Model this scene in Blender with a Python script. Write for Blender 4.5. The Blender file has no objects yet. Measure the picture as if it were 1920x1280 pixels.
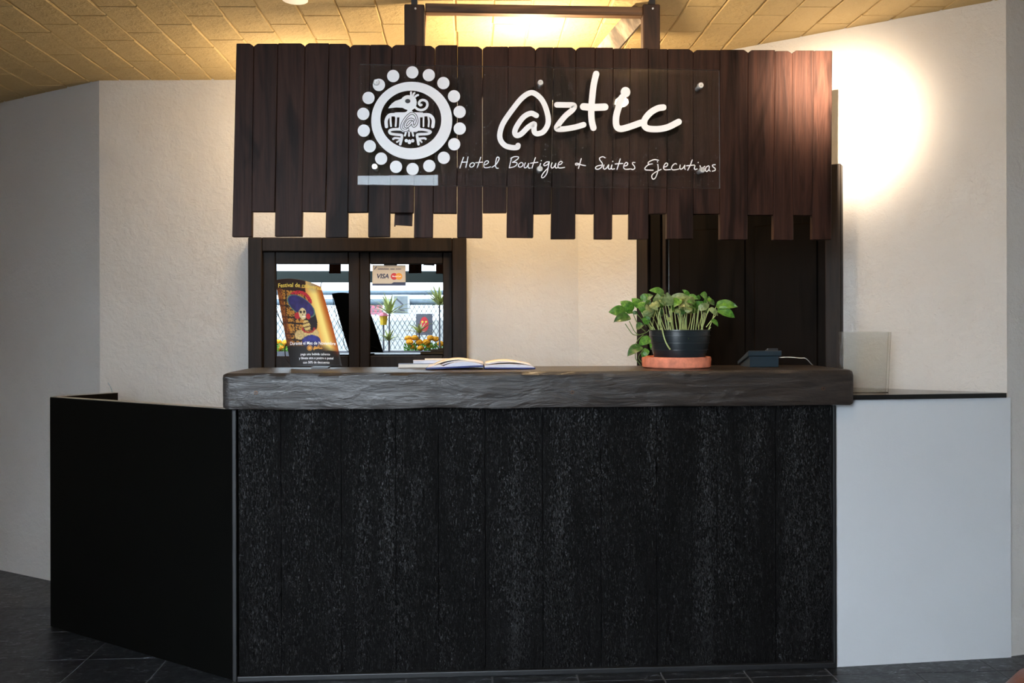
import bpy, bmesh, math, random
from mathutils import Vector, Matrix, noise

random.seed(7)
SC = bpy.context.scene
COL = SC.collection
PI = math.pi

# ------------------------------------------------------------------ camera
F = 1600.0                                   # focal length in pixels of the 1920 wide frame
HZ = 610.0                                   # row of the horizon
CAM = Vector((0.0, -3.324, 1.361))
YAW, ROLL = math.radians(2.98), math.radians(0.15)
cam_d = bpy.data.cameras.new('camera')
cam_d.sensor_width = 36.0
cam_d.sensor_fit = 'HORIZONTAL'
cam_d.lens = F / 1920.0 * 36.0
cam_d.shift_y = -(640.0 - HZ) / 1920.0
cam_d.clip_start = 0.02
cam = bpy.data.objects.new('camera', cam_d)
COL.objects.link(cam)
CR = Matrix.Rotation(-YAW, 4, 'Z') @ Matrix.Rotation(PI / 2, 4, 'X') @ Matrix.Rotation(-ROLL, 4, 'Z')
cam.matrix_world = Matrix.Translation(CAM) @ CR
SC.camera = cam

# ------------------------------------------------------------------ world, sun, exposure
wd = bpy.data.worlds.new('world')
SC.world = wd
wd.use_nodes = True
_bg = wd.node_tree.nodes['Background']
_bg.inputs['Color'].default_value = (0.76, 0.88, 1.0, 1)
_bg.inputs['Strength'].default_value = 22.0
sun_d = bpy.data.lights.new('sun', 'SUN')
sun_d.energy = 8.0
sun_d.angle = math.radians(2)
sun_d.color = (1.0, 0.95, 0.86)
sun = bpy.data.objects.new('sun', sun_d)
sun.rotation_euler = (math.radians(-28), math.radians(14), 0)     # high, from behind the building
COL.objects.link(sun)
WARM = (1.0, 0.75, 0.44)

SC.view_settings.view_transform = 'Standard'
SC.view_settings.look = 'None'
SC.view_settings.exposure = 0.36
SC.view_settings.gamma = 1.0
SC.view_settings.use_curve_mapping = False
SC.cycles.use_denoising = True
SC.cycles.max_bounces = 10
SC.cycles.diffuse_bounces = 5
SC.cycles.caustics_reflective = False
SC.cycles.caustics_refractive = False
SC.cycles.sample_clamp_indirect = 6.0


# ------------------------------------------------------------------ rays through the photograph
def ray(px, py):
    return (CR.to_3x3() @ Vector(((px - 960.0) / F, (HZ - py) / F, -1.0)))


def hit(px, py, p0, n):
    d = ray(px, py)
    n = Vector(n)
    t = (Vector(p0) - CAM).dot(n) / d.dot(n)
    return CAM + d * t


def hy(px, py, y):
    return hit(px, py, (0, y, 0), (0, 1, 0))


def hz(px, py, z):
    return hit(px, py, (0, 0, z), (0, 0, 1))


# ------------------------------------------------------------------ materials
def lin(c):
    return tuple(((v / 255.0) / 12.92 if v / 255.0 <= 0.04045 else ((v / 255.0 + 0.055) / 1.055) ** 2.4) for v in c)


class NT:
    def __init__(s, name):
        s.m = bpy.data.materials.new(name)
        s.m.use_nodes = True
        s.t = s.m.node_tree
        s.b = s.t.nodes['Principled BSDF']
        s.out = s.t.nodes['Material Output']

    def n(s, typ, **kw):
        nd = s.t.nodes.new(typ)
        for k, v in kw.items():
            if k in nd.inputs:
                nd.inputs[k].default_value = v
            else:
                setattr(nd, k, v)
        return nd

    def l(s, a, b):
        s.t.links.new(a, b)

    def coords(s, scale=(1, 1, 1)):
        tc = s.n('ShaderNodeTexCoord')
        mp = s.n('ShaderNodeMapping')
        mp.inputs['Scale'].default_value = scale
        s.l(tc.outputs['Object'], mp.inputs['Vector'])
        return mp.outputs['Vector']

    def noise(s, vec, scale, detail=4, rough=0.6, dist=0.0):
        nd = s.n('ShaderNodeTexNoise')
        nd.inputs['Scale'].default_value = scale
        nd.inputs['Detail'].default_value = detail
        nd.inputs['Roughness'].default_value = rough
        nd.inputs['Distortion'].default_value = dist
        s.l(vec, nd.inputs['Vector'])
        return nd.outputs['Fac']

    def ramp(s, fac, stops):
        r = s.n('ShaderNodeValToRGB')
        e = r.color_ramp.elements
        while len(e) < len(stops):
            e.new(0.5)
        for i, (p, c) in enumerate(stops):
            e[i].position = p
            e[i].color = (*c, 1) if len(c) == 3 else c
        s.l(fac, r.inputs['Fac'])
        return r.outputs['Color']

    def bump(s, h, strength, dist, prev=None):
        b = s.n('ShaderNodeBump')
        b.inputs['Strength'].default_value = strength
        b.inputs['Distance'].default_value = dist
        s.l(h, b.inputs['Height'])
        if prev is not None:
            s.l(prev, b.inputs['Normal'])
        return b.outputs['Normal']


def plain(name, rgb, rough=0.5, metal=0.0, var=0.12, scale=14.0, bump=0.0, spec=0.5, emit=None):
    t = NT(name)
    c = lin(rgb)
    v = t.coords()
    f = t.noise(v, scale)
    col = t.ramp(f, [(0.3, tuple(x * (1 - var) for x in c)), (0.7, tuple(min(1, x * (1 + var)) for x in c))])
    t.l(col, t.b.inputs['Base Color'])
    t.b.inputs['Roughness'].default_value = rough
    t.b.inputs['Metallic'].default_value = metal
    t.b.inputs['Specular IOR Level'].default_value = spec
    if bump:
        t.l(t.bump(f, bump, 0.01), t.b.inputs['Normal'])
    if emit:
        t.b.inputs['Emission Color'].default_value = (*emit[0], 1)
        t.b.inputs['Emission Strength'].default_value = emit[1]
    return t.m


def plaster(name, rgb, strength=0.5):
    t = NT(name)
    c = lin(rgb)
    v = t.coords()
    big = t.noise(v, 1.6, 3, 0.5)
    fine = t.noise(v, 70, 5, 0.65)
    mid = t.noise(v, 16, 4, 0.6, 0.5)
    col = t.ramp(big, [(0.3, tuple(x * 0.93 for x in c)), (0.7, c)])
    t.l(col, t.b.inputs['Base Color'])
    t.b.inputs['Roughness'].default_value = 0.85
    n1 = t.bump(mid, strength * 0.8, 0.012)
    n2 = t.bump(fine, strength, 0.005, n1)
    t.l(n2, t.b.inputs['Normal'])
    return t.m


def wood(name, dark, light, rough=0.5, sx=1.0, sz=0.05, scale=60, bump=0.35, axis='Z', spec=0.5, knots=True):
    """grain running along axis"""
    t = NT(name)
    sc = {'Z': (1, 1, sz), 'X': (sz, 1, 1)}[axis]
    v = t.coords(sc)
    g = t.noise(v, scale, 6, 0.65, 0.8)
    v2 = t.coords({'Z': (1, 1, 0.16), 'X': (0.16, 1, 1)}[axis])
    k = t.noise(v2, 7.0, 3, 0.5, 1.2)
    col = t.ramp(g, [(0.3, lin(dark)), (0.72, lin(light))])
    if knots:
        kr = t.ramp(k, [(0.37, (0.30, 0.28, 0.27)), (0.47, (1, 1, 1))])
        mx = t.n('ShaderNodeMix', data_type='RGBA', blend_type='MULTIPLY')
        mx.inputs[0].default_value = 1.0
        t.l(col, mx.inputs[6])
        t.l(kr, mx.inputs[7])
        col = mx.outputs[2]
    t.l(col, t.b.inputs['Base Color'])
    t.b.inputs['Roughness'].default_value = rough
    t.b.inputs['Specular IOR Level'].default_value = spec
    t.l(t.bump(g, bump, 0.004), t.b.inputs['Normal'])
    return t.m


M = {}
M['plaster'] = plaster('rough_white_plaster', (202, 198, 193))
M['plaster_low'] = plaster('smooth_white_paint', (206, 208, 211), 0.10)
M['ceiling'] = plaster('painted_brick', (210, 182, 130), 0.8)
M['valance'] = wood('stained_board', (32, 20, 17), (66, 42, 34), 0.5, scale=45, spec=0.12)
M['frame_wood'] = wood('dark_frame_wood', (20, 15, 12), (40, 29, 22), 0.55, scale=40, spec=0.2)
M['door_wood'] = wood('dark_door_wood', (11, 8, 6), (19, 13, 10), 0.65, scale=40, spec=0.06)
M['post_wood'] = wood('rough_post_wood', (38, 24, 18), (84, 54, 36), 0.7, scale=30, bump=0.7)
M['rust'] = wood('rusty_brown_bar', (70, 48, 30), (140, 100, 66), 0.6, axis='X', scale=30)
M['grey_wood'] = wood('weathered_brace', (110, 92, 74), (178, 156, 132), 0.7, scale=25)
M['black_panel'] = plain('matt_black_panel', (9, 9, 8), 0.6, spec=0.06, scale=6)
M['panel_top'] = plain('worn_edge_grey', (150, 146, 140), 0.7)
M['trim_black'] = plain('black_trim', (24, 24, 26), 0.5)


M['brown_render'] = plaster('brown_render', (126, 110, 102))


def charred():
    t = NT('charred_plank')
    v = t.coords((1, 1, 0.26))
    g = t.noise(v, 130, 5, 0.75, 0.6)
    v2 = t.coords((1, 1, 0.35))
    m = t.noise(v2, 34, 5, 0.7, 1.6)
    v3 = t.coords((1, 1, 0.10))
    big = t.noise(v3, 9, 3, 0.5, 0.4)
    col = t.ramp(g, [(0.35, lin((10, 9, 9))), (0.75, lin((26, 25, 25)))])
    t.l(col, t.b.inputs['Base Color'])
    fk = t.noise(t.coords((1, 1, 0.30)), 190, 4, 0.8, 1.0)
    ad = t.n('ShaderNodeMath', operation='ADD')
    t.l(fk, ad.inputs[0])
    sc_ = t.n('ShaderNodeMath', operation='MULTIPLY_ADD')
    t.l(big, sc_.inputs[0])
    sc_.inputs[1].default_value = 0.28
    sc_.inputs[2].default_value = -0.14
    t.l(sc_.outputs[0], ad.inputs[1])
    sp = t.ramp(ad.outputs[0], [(0.53, (0.03,) * 3), (0.74, (1.0,) * 3)])
    t.l(sp, t.b.inputs['Specular IOR Level'])
    r = t.ramp(big, [(0.35, (0.36,) * 3), (0.62, (0.20,) * 3)])
    t.l(r, t.b.inputs['Roughness'])
    n1 = t.bump(m, 0.5, 0.012)
    n2 = t.bump(g, 0.7, 0.006, n1)
    t.l(n2, t.b.inputs['Normal'])
    return t.m


M['charred'] = charred()


def beam_mat():
    t = NT('hewn_dark_timber')
    v = t.coords((0.12, 1, 1))
    g = t.noise(v, 42, 6, 0.7, 1.0)
    b = t.noise(t.coords((0.3, 1, 1)), 11, 4, 0.6, 1.5)
    col = t.ramp(g, [(0.3, lin((28, 24, 22))), (0.7, lin((58, 50, 45)))])
    t.l(col, t.b.inputs['Base Color'])
    t.b.inputs['Roughness'].default_value = 0.34
    t.b.inputs['Specular IOR Level'].default_value = 0.55
    n1 = t.bump(b, 0.45, 0.02)
    t.l(t.bump(g, 0.5, 0.006, n1), t.b.inputs['Normal'])
    return t.m


M['beam'] = beam_mat()


def slate():
    t = NT('dark_slate_tile')
    v = t.coords()
    g = t.noise(v, 9, 6, 0.7, 1.5)
    f = t.noise(t.coords((0.5, 1.4, 1)), 45, 4, 0.7, 1.0)
    col = t.ramp(f, [(0.45, lin((24, 25, 27))), (0.57, lin((42, 44, 48))), (0.68, lin((120, 124, 130)))])
    t.l(col, t.b.inputs['Base Color'])
    r = t.ramp(g, [(0.3, (0.28,) * 3), (0.7, (0.5,) * 3)])
    t.l(r, t.b.inputs['Roughness'])
    t.l(t.bump(g, 0.3, 0.01), t.b.inputs['Normal'])
    return t.m


M['slate'] = slate()
M['grout'] = plain('pale_grout', (92, 94, 97), 0.8)


def clear(name, tint=(1, 1, 1), ior=1.45, rough=0.0, haze=0.0):
    t = NT(name)
    t.t.nodes.remove(t.b)
    tr = t.n('ShaderNodeBsdfTransparent')
    tr.inputs['Color'].default_value = (*tint, 1)
    gl = t.n('ShaderNodeBsdfGlossy')
    gl.inputs['Roughness'].default_value = rough
    fr = t.n('ShaderNodeFresnel')
    fr.inputs['IOR'].default_value = ior
    mx = t.n('ShaderNodeMixShader')
    t.l(fr.outputs['Fac'], mx.inputs['Fac'])
    t.l(tr.outputs['BSDF'], mx.inputs[1])
    t.l(gl.outputs['BSDF'], mx.inputs[2])
    last = mx.outputs['Shader']
    if haze:
        df = t.n('ShaderNodeBsdfDiffuse')
        df.inputs['Color'].default_value = (0.75, 0.75, 0.72, 1)
        m2 = t.n('ShaderNodeMixShader')
        m2.inputs['Fac'].default_value = haze
        t.l(last, m2.inputs[1])
        t.l(df.outputs['BSDF'], m2.inputs[2])
        last = m2.outputs['Shader']
    t.l(last, t.out.inputs['Surface'])
    return t.m


M['acrylic'] = clear('clear_acrylic', (0.97, 0.98, 0.975), ior=1.25, rough=0.012, haze=0.004)
M['acrylic_edge'] = clear('acrylic_edge', (0.6, 0.66, 0.64), 1.5, 0.15, 0.4)
M['holder'] = clear('smoky_clear_plastic', (0.955, 0.955, 0.945), 1.3, 0.05, 0.05)


def mirror_glass():
    t = NT('dark_reflecting_glass')
    t.b.inputs['Base Color'].default_value = (0.135, 0.145, 0.15, 1)
    t.b.inputs['Metallic'].default_value = 1.0
    t.b.inputs['Roughness'].default_value = 0.0
    return t.m


M['pane'] = mirror_glass()
M['vinyl'] = plain('white_vinyl', (250, 250, 252), 0.45, var=0.005)
M['vinyl_dark'] = plain('black_print', (26, 22, 24), 0.5, var=0.02)
M['chrome'] = plain('brushed_steel', (235, 235, 235), 0.25, 0.35, var=0.03)
M['terracotta'] = plain('terracotta', (214, 128, 100), 0.75, var=0.25, scale=30, bump=0.15)
M['pot'] = plain('blue_black_plastic', (30, 37, 41), 0.3, var=0.08)
M['soil'] = plain('soil', (72, 54, 40), 0.95, var=0.5, scale=120, bump=0.8)
M['stem'] = plain('pale_green_stem', (172, 188, 122), 0.5, var=0.2, scale=60)
M['vine'] = plain('green_vine', (84, 108, 50), 0.55, var=0.2, scale=60)


def leafmat(name, a, b):
    t = NT(name)
    f = t.noise(t.coords(), 5, 3, 0.6, 0.8)
    t.l(t.ramp(f, [(0.35, lin(a)), (0.7, lin(b))]), t.b.inputs['Base Color'])
    t.b.inputs['Roughness'].default_value = 0.35
    t.l(t.bump(f, 0.2, 0.02), t.b.inputs['Normal'])
    return t.m


M['leaf_a'] = leafmat('leaf_green', (44, 92, 30), (96, 148, 48))
M['leaf_b'] = leafmat('leaf_underside', (98, 118, 68), (146, 158, 104))
M['leaf_c'] = leafmat('leaf_dark', (26, 62, 26), (58, 104, 40))
M['blue_cover'] = plain('navy_book_cloth', (28, 42, 108), 0.5)
M['paper'] = plain('paper_cream', (232, 222, 210), 0.8, var=0.05)
M['paper_blue'] = plain('paper_bluish', (214, 214, 226), 0.8, var=0.05)
M['teal_box'] = plain('dark_teal_enamel', (32, 46, 55), 0.4)
M['dark_metal'] = plain('dark_grey_metal', (58, 58, 60), 0.4, 0.4)
M['white_cable'] = plain('white_cable', (225, 222, 218), 0.5)
M['shelf_black'] = plain('black_gloss_slab', (10, 10, 11), 0.12, var=0.05)
M['leather'] = plain('tan_leather', (104, 56, 32), 0.45, var=0.25, scale=25, bump=0.2)
M['plaque'] = plain('warm_grey_card', (206, 198, 186), 0.5, var=0.02)
M['navy'] = plain('navy_print', (44, 52, 88), 0.5, var=0.02)
M['red_print'] = plain('red_print', (206, 58, 66), 0.5, var=0.02)
M['orange_print'] = plain('orange_print', (232, 164, 60), 0.5, var=0.02)
M['rod'] = plain('black_rod', (18, 18, 20), 0.35)
M['yellow_print'] = plain('yellow_print', (236, 205, 84), 0.5, var=0.02)
M['bulb'] = plain('lamp_glow', (255, 240, 215), 0.5, emit=((1.0, 0.80, 0.55), 160.0))
M['socket'] = plain('black_socket', (30, 28, 28), 0.4)
M['steel_blue'] = plain('painted_steel_rail', (120, 138, 152), 0.5)
M['concrete'] = plain('pale_concrete', (205, 205, 200), 0.85)
M['paving'] = plain('grey_paving', (128, 128, 126), 0.85)
M['planter'] = plain('grey_planter', (96, 96, 104), 0.7)
M['marigold'] = plain('marigold_orange', (244, 160, 24), 0.7, var=0.3, scale=40)
M['bush'] = plain('fresh_green', (96, 150, 50), 0.6, var=0.4, scale=20)
M['spike'] = plain('striped_leaf', (164, 172, 104), 0.45, var=0.4, scale=9)
M['beam_green'] = plain('dark_green_beam', (14, 28, 24), 0.6)
M['wire'] = plain('galvanised_wire', (150, 160, 165), 0.5, 0.3)
M['lantern'] = plain('yellow_lantern', (232, 190, 40), 0.5)
M['pink'] = plain('pink_awning', (228, 130, 150), 0.7)


# ------------------------------------------------------------------ mesh helpers
def mesh_of(bm, name):
    me = bpy.data.meshes.new(name)
    bmesh.ops.recalc_face_normals(bm, faces=bm.faces)
    bm.to_mesh(me)
    bm.free()
    return me


def link(name, me, mat, parent=None, smooth=False):
    o = bpy.data.objects.new(name, me)
    COL.objects.link(o)
    if mat is not None and me is not None:
        me.materials.clear()
        me.materials.append(M[mat] if isinstance(mat, str) else mat)
    if smooth and me is not None:
        for p in me.polygons:
            p.use_smooth = True
        me.set_sharp_from_angle(angle=math.radians(42))
    if parent is not None:
        o.parent = parent
        o.matrix_parent_inverse = Matrix.Translation(parent['_o']).inverted() if '_o' in parent else parent.matrix_world.inverted()
    return o


def obj(name, bm, mat, parent=None, smooth=False):
    return link(name, mesh_of(bm, name), mat, parent, smooth)


def tag(o, label=None, cat=None, group=None, kind=None):
    if label:
        o['label'] = label
    if cat:
        o['category'] = cat
    if group:
        o['group'] = group
    if kind:
        o['kind'] = kind
    return o


def thing(name, loc, label=None, cat=None, group=None, kind=None):
    o = bpy.data.objects.new(name, None)
    COL.objects.link(o)
    o.location = loc
    o.empty_display_size = 0.05
    o['_o'] = tuple(loc)
    return tag(o, label, cat, group, kind)


def prism(bm, quad, off):
    """polygon (list of Vectors) extruded by vector off"""
    a = [bm.verts.new(p) for p in quad]
    b = [bm.verts.new(Vector(p) + Vector(off)) for p in quad]
    bm.faces.new(a)
    bm.faces.new(list(reversed(b)))
    n = len(a)
    for i in range(n):
        bm.faces.new((a[i], b[i], b[(i + 1) % n], a[(i + 1) % n]))
    return bm


def box(bm, x0, x1, y0, y1, z0, z1):
    return prism(bm, [Vector((x0, y0, z0)), Vector((x1, y0, z0)), Vector((x1, y0, z1)), Vector((x0, y0, z1))], (0, y1 - y0, 0))


def bevel(bm, w, seg=2):
    bmesh.ops.bevel(bm, geom=list(bm.edges), offset=w, segments=seg, affect='EDGES', profile=0.6)
    return bm


def N():
    return bmesh.new()


def cat_rom(pts, n=6):
    if len(pts) < 3:
        return [Vector(p) for p in pts]
    P = [Vector(p) for p in pts]
    closed = (P[0] - P[-1]).length < 1e-6
    out = []
    for i in range(len(P) - 1):
        p1, p2 = P[i], P[i + 1]
        p0 = P[i - 1] if i > 0 else (P[-2] if closed else p1 * 2 - p2)
        p3 = P[i + 2] if i + 2 < len(P) else (P[1] if closed else p2 * 2 - p1)
        for k in range(n):
            t = k / n
            out.append(0.5 * ((2 * p1) + (p2 - p0) * t + (2 * p0 - 5 * p1 + 4 * p2 - p3) * t * t + (3 * p1 - p0 - 3 * p2 + p3) * t ** 3))
    out.append(P[-1])
    return out


def tube(bm, pts, r, sides=8, smooth=6, r1=None):
    P = cat_rom(pts, smooth) if smooth else [Vector(p) for p in pts]
    rings = []
    up = Vector((0.3, 0.2, 0.93)).normalized()
    for i, p in enumerate(P):
        d = (P[min(i + 1, len(P) - 1)] - P[max(i - 1, 0)]).normalized()
        a = d.cross(up)
        if a.length < 1e-3:
            a = d.cross(Vector((1, 0, 0)))
        a.normalize()
        b = d.cross(a)
        rr = r if r1 is None else r + (r1 - r) * i / (len(P) - 1)
        rings.append([bm.verts.new(p + (a * math.cos(q) + b * math.sin(q)) * rr) for q in [2 * PI * k / sides for k in range(sides)]])
    for i in range(len(rings) - 1):
        for k in range(sides):
            bm.faces.new((rings[i][k], rings[i][(k + 1) % sides], rings[i + 1][(k + 1) % sides], rings[i + 1][k]))
    bm.faces.new(rings[0])
    bm.faces.new(list(reversed(rings[-1])))
    return bm


def lathe(bm, prof, c, seg=40, sx=1.0, sy=1.0):
    rings = []
    for r, z in prof:
        if r < 1e-5:
            rings.append([bm.verts.new((c[0], c[1], c[2] + z))])
        else:
            rings.append([bm.verts.new((c[0] + r * sx * math.cos(2 * PI * k / seg), c[1] + r * sy * math.sin(2 * PI * k / seg), c[2] + z)) for k in range(seg)])
    for a, b in zip(rings, rings[1:]):
        for k in range(seg):
            if len(a) == 1 and len(b) == 1:
                continue
            if len(a) == 1:
                bm.faces.new((a[0], b[k], b[(k + 1) % seg]))
            elif len(b) == 1:
                bm.faces.new((a[k], a[(k + 1) % seg], b[0]))
            else:
                bm.faces.new((a[k], a[(k + 1) % seg], b[(k + 1) % seg], b[k]))
    return bm


_lay = [0]


def lift(fn):
    """every stroke lies a hair above the one before, so that crossings never share a plane"""
    _lay[0] = (_lay[0] + 1) % 6
    k = _lay[0] * 0.00012

    def g(u, v):
        p = fn(u, v)
        return p + (CAM - p).normalized() * k
    return g


def ribbon(bm, pts, w, fn, n=6, w1=None):
    """flat stroke with round ends; pts in 2D, fn maps 2D to 3D"""
    fn = lift(fn)
    P = cat_rom([(p[0], p[1], 0) for p in pts], n)
    L, R, D = [], [], []
    for i, p in enumerate(P):
        d = (P[min(i + 1, len(P) - 1)] - P[max(i - 1, 0)])
        if d.length < 1e-6:
            d = Vector((1, 0, 0))
        d.normalize()
        D.append(d)
        q = Vector((-d.y, d.x, 0))
        ww = w if w1 is None else w + (w1 - w) * i / (len(P) - 1)
        L.append(bm.verts.new(fn(*(p + q * ww / 2).to_2d())))
        R.append(bm.verts.new(fn(*(p - q * ww / 2).to_2d())))
    for i in range(len(P) - 1):
        bm.faces.new((L[i], L[i + 1], R[i + 1], R[i]))
    for p, d, ww, l, r in ((P[0], -D[0], w, R[0], L[0]), (P[-1], D[-1], w1 or w, L[-1], R[-1])):
        q = Vector((-d.y, d.x, 0))
        arc = [bm.verts.new(fn(*(p + (q * math.cos(a) + d * math.sin(a)) * ww / 2).to_2d())) for a in [PI * k / 8 for k in range(1, 8)]]
        bm.faces.new([l] + arc + [r])
    return bm


def disc(bm, x, y, rx, ry, fn, seg=28):
    fn = lift(fn)
    bm.faces.new([bm.verts.new(fn(x + rx * math.cos(2 * PI * k / seg), y + ry * math.sin(2 * PI * k / seg))) for k in range(seg)])
    return bm


def annulus(bm, xo, yo, ro, so, xi, yi, ri, si, fn, seg=72):
    A, B = [], []
    for k in range(seg):
        a = 2 * PI * k / seg
        A.append(bm.verts.new(fn(xo + ro * math.cos(a), yo + so * math.sin(a))))
        B.append(bm.verts.new(fn(xi + ri * math.cos(a), yi + si * math.sin(a))))
    for k in range(seg):
        j = (k + 1) % seg
        bm.faces.new((A[k], A[j], B[j], B[k]))
    return bm


def text_tris(s, shear=0.0, bold=0.0):
    cu = bpy.data.curves.new('print_curve', 'FONT')
    cu.body = s
    cu.shear = shear
    cu.offset = bold
    cu.resolution_u = 3
    to = bpy.data.objects.new('print_tmp', cu)
    COL.objects.link(to)
    dg = bpy.context.evaluated_depsgraph_get()
    me = to.evaluated_get(dg).to_mesh()
    vs = [(v.co.x, v.co.y) for v in me.vertices]
    fs = [tuple(p.vertices) for p in me.polygons]
    to.evaluated_get(dg).to_mesh_clear()
    bpy.data.objects.remove(to)
    bpy.data.curves.remove(cu)
    return vs, fs


def text_bm(bm, s, x0, x1, ybase, h, fn, shear=0.0, slope=0.0, bold=0.0, arch=0.0):
    """cap letters h high, from x0 to x1 on the baseline, in the 2D picture frame (y down)"""
    vs, fs = text_tris(s, shear, bold)
    a = min(v[0] for v in vs)
    b = max(v[0] for v in vs)
    nv = []
    for x, y in vs:
        t = (x - a) / (b - a)
        nv.append(bm.verts.new(fn(x0 + (x1 - x0) * t, ybase - y / 0.69 * h + slope * (x1 - x0) * t - arch * 4 * t * (1 - t))))
    for f in fs:
        try:
            bm.faces.new([nv[i] for i in f])
        except ValueError:
            pass
    return bm


def ball(bm, c, r, u=12, v=8, sc=(1, 1, 1), jit=0.0):
    m = Matrix.Translation(c) @ Matrix.Diagonal((*sc, 1))
    res = bmesh.ops.create_uvsphere(bm, u_segments=u, v_segments=v, radius=r, matrix=m)
    if jit:
        for vv in res['verts']:
            vv.co += (vv.co - Vector(c)) * random.uniform(-jit, jit)
    return bm


# ------------------------------------------------------------------ the room
YB = 1.167                                            # back wall
A0 = Vector((-1.888, YB, 0))                          # convex corner on the left
C0 = Vector((0.586, YB, 0))                           # inner corner behind the sign
R0 = Vector((2.205, 0.060, 0))                        # convex corner on the right
LF = Vector((-4.2, 2.53, 0))
RF = Vector((3.6, 0.36, 0))
YF = -4.1                                             # front of the lobby


def ceil_z(x):
    return 2.628 + 0.0165 * (x + 1.9)


def wall(name, p, q, depth=0.14, z0=0.0, mat='plaster'):
    d = (q - p).normalized()
    n = Vector((-d.y, d.x, 0))                        # away from the room when p->q runs left to right
    bm = N()
    prism(bm, [Vector((p.x, p.y, z0)), Vector((q.x, q.y, z0)), Vector((q.x, q.y, ceil_z(q.x) + 0.012)), Vector((p.x, p.y, ceil_z(p.x) + 0.012))], n * depth)
    o = obj(name, bm, mat)
    return tag(o, kind='structure')


tag(wall('wall_left', LF, A0), 'grey-lit rough plaster wall receding beyond the convex corner')
tag(wall('wall_back', A0, C0), 'rough white plaster wall behind the reception window')
tag(wall('wall_right', C0, R0), 'rough white plaster wall lit by the spotlight')
tag(wall('wall_far_right', R0, RF), 'plaster wall turning away past the right corner')
tag(wall('wall_side_left', Vector((LF.x, YF, 0)), LF), 'plaster side wall of the lobby')
tag(wall('wall_side_right', RF, Vector((RF.x, YF, 0))), 'plaster side wall of the lobby across the room')
tag(wall('wall_front', Vector((RF.x, YF, 0)), Vector((-0.25, YF, 0)), mat='brown_render'), 'brown rendered wall beside the open front of the lobby')
tag(wall('wall_front_left', Vector((-2.3, YF, 0)), Vector((LF.x, YF, 0))), 'plaster wall on the other side of the open front')

bm = N()
box(bm, 0.3, 0.65, -16.0, YF - 0.15, 0, 5.5)  # unseen mass added outside to keep part of the sky off wall_left
tag(obj('wall_sky_blocker', bm, 'brown_render'), 'tall brown rendered blocker added along the patio to shade the left wall', kind='structure')

# floor with slate tiles
bm = N()
box(bm, LF.x, RF.x, YF, LF.y, -0.1, -0.0012)
fl = tag(obj('floor', bm, 'grout'), 'dark slate tile floor of the lobby', kind='structure')
TS = 0.33
bm = N()
box(bm, 0.004, TS - 0.003, 0.004, TS - 0.003, -0.03, 0.0)
tile_me = mesh_of(bm, 'floor_tile')
x = LF.x
cnt = 0
while x < RF.x - 0.05:
    y = -0.66 - 0.08
    while y < 1.6:
        # tiles under and behind the counter cannot be seen
        hid = (-0.85 < x and x + TS < 2.1 and y > 0.2)
        if not hid and cnt < 290:
            o = link('floor_tile', tile_me, 'slate' if cnt == 0 else None, fl)
            o.location = (x, y, random.uniform(-0.0008, 0.0008))
            cnt += 1
        y += TS
    x += TS
bm = N()
y = -0.74 - TS
while y > YF:
    x = LF.x
    while x < RF.x - 0.05:
        box(bm, x + 0.004, x + TS - 0.003, y + 0.004, y + TS - 0.003, -0.03, 0)
        x += TS
    y -= TS
tag(obj('floor_tiles', bm, 'slate', fl), kind='stuff')

# ceiling: slab with bricks standing proud of shallow joints
bm = N()
for_z = lambda x, dz: ceil_z(x) + dz
prism(bm, [Vector((LF.x - 0.2, YF - 0.05, for_z(LF.x - 0.2, 0.004))), Vector((RF.x + 0.2, YF - 0.05, for_z(RF.x + 0.2, 0.004))),
           Vector((RF.x + 0.2, 3.0, for_z(RF.x + 0.2, 0.004))), Vector((LF.x - 0.2, 3.0, for_z(LF.x - 0.2, 0.004)))], (0, 0, 0.2))
ce = tag(obj('ceiling', bm, 'ceiling'), 'tan painted brick ceiling', kind='structure')
BW, BL = 0.158, 0.30
brick_mes = []
for k in range(5):
    bm = N()
    box(bm, 0.0022, BW - 0.0022, 0.0006, BL - 0.0006, -0.0022, 0.03)
    for v in bm.verts:
        if v.co.z < 0:
            v.co += Vector((random.uniform(-.004, .004), random.uniform(-.003, .003), random.uniform(-.0012, .0012)))
    bmesh.ops.bevel(bm, geom=[e for e in bm.edges if all(v.co.z < 0.01 for v in e.verts)], offset=0.005, segments=1, affect='EDGES')
    brick_mes.append(mesh_of(bm, 'ceiling_brick'))
n_b = 0
bm_far = N()
i = 0
x = -3.05
slope = math.atan(0.0165)
while x < 2.35:
    y = -0.35 - (i * 0.1) % BL
    while y < 1.95:
        wl = YB if x > A0.x else YB + (A0.x - x) * 0.59
        if x > C0.x:
            wl = YB - (x - C0.x) * 0.684
        if y < wl + 0.04 and y + BL > -0.12 and n_b < 300:
            o = link('ceiling_brick', brick_mes[n_b % 5], 'ceiling' if n_b < 5 else None, ce)
            o.location = (x, y, ceil_z(x) + random.uniform(-0.0008, 0.0006))
            o.rotation_euler = (random.uniform(-.002, .002), -slope, random.uniform(-.004, .004))
            n_b += 1
        y += BL
    x += BW
    i += 1

# ------------------------------------------------------------------ low white partition and shelf on the right
XL, XR = hy(443, 1000, 0.0).x, hy(1566, 1000, 0.0).x
PZ = 1.062
P1 = Vector((XR - 0.01, -0.004, 0))
P2 = Vector((2.215, 0.052, 0))
bm = N()
prism(bm, [P1, P2, Vector((P2.x, P2.y, PZ)), Vector((P1.x, P1.y, PZ))], (0, 0.1, 0))
tag(obj('wall_low', bm, 'plaster_low'), 'smooth white low wall under the black shelf', kind='structure')
rd = (R0 - C0).normalized()
rn = Vector((rd.y, -rd.x, 0))                         # out of the right wall, into the room


def rw_y(x):
    return C0.y + (x - C0.x) / rd.x * rd.y


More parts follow.
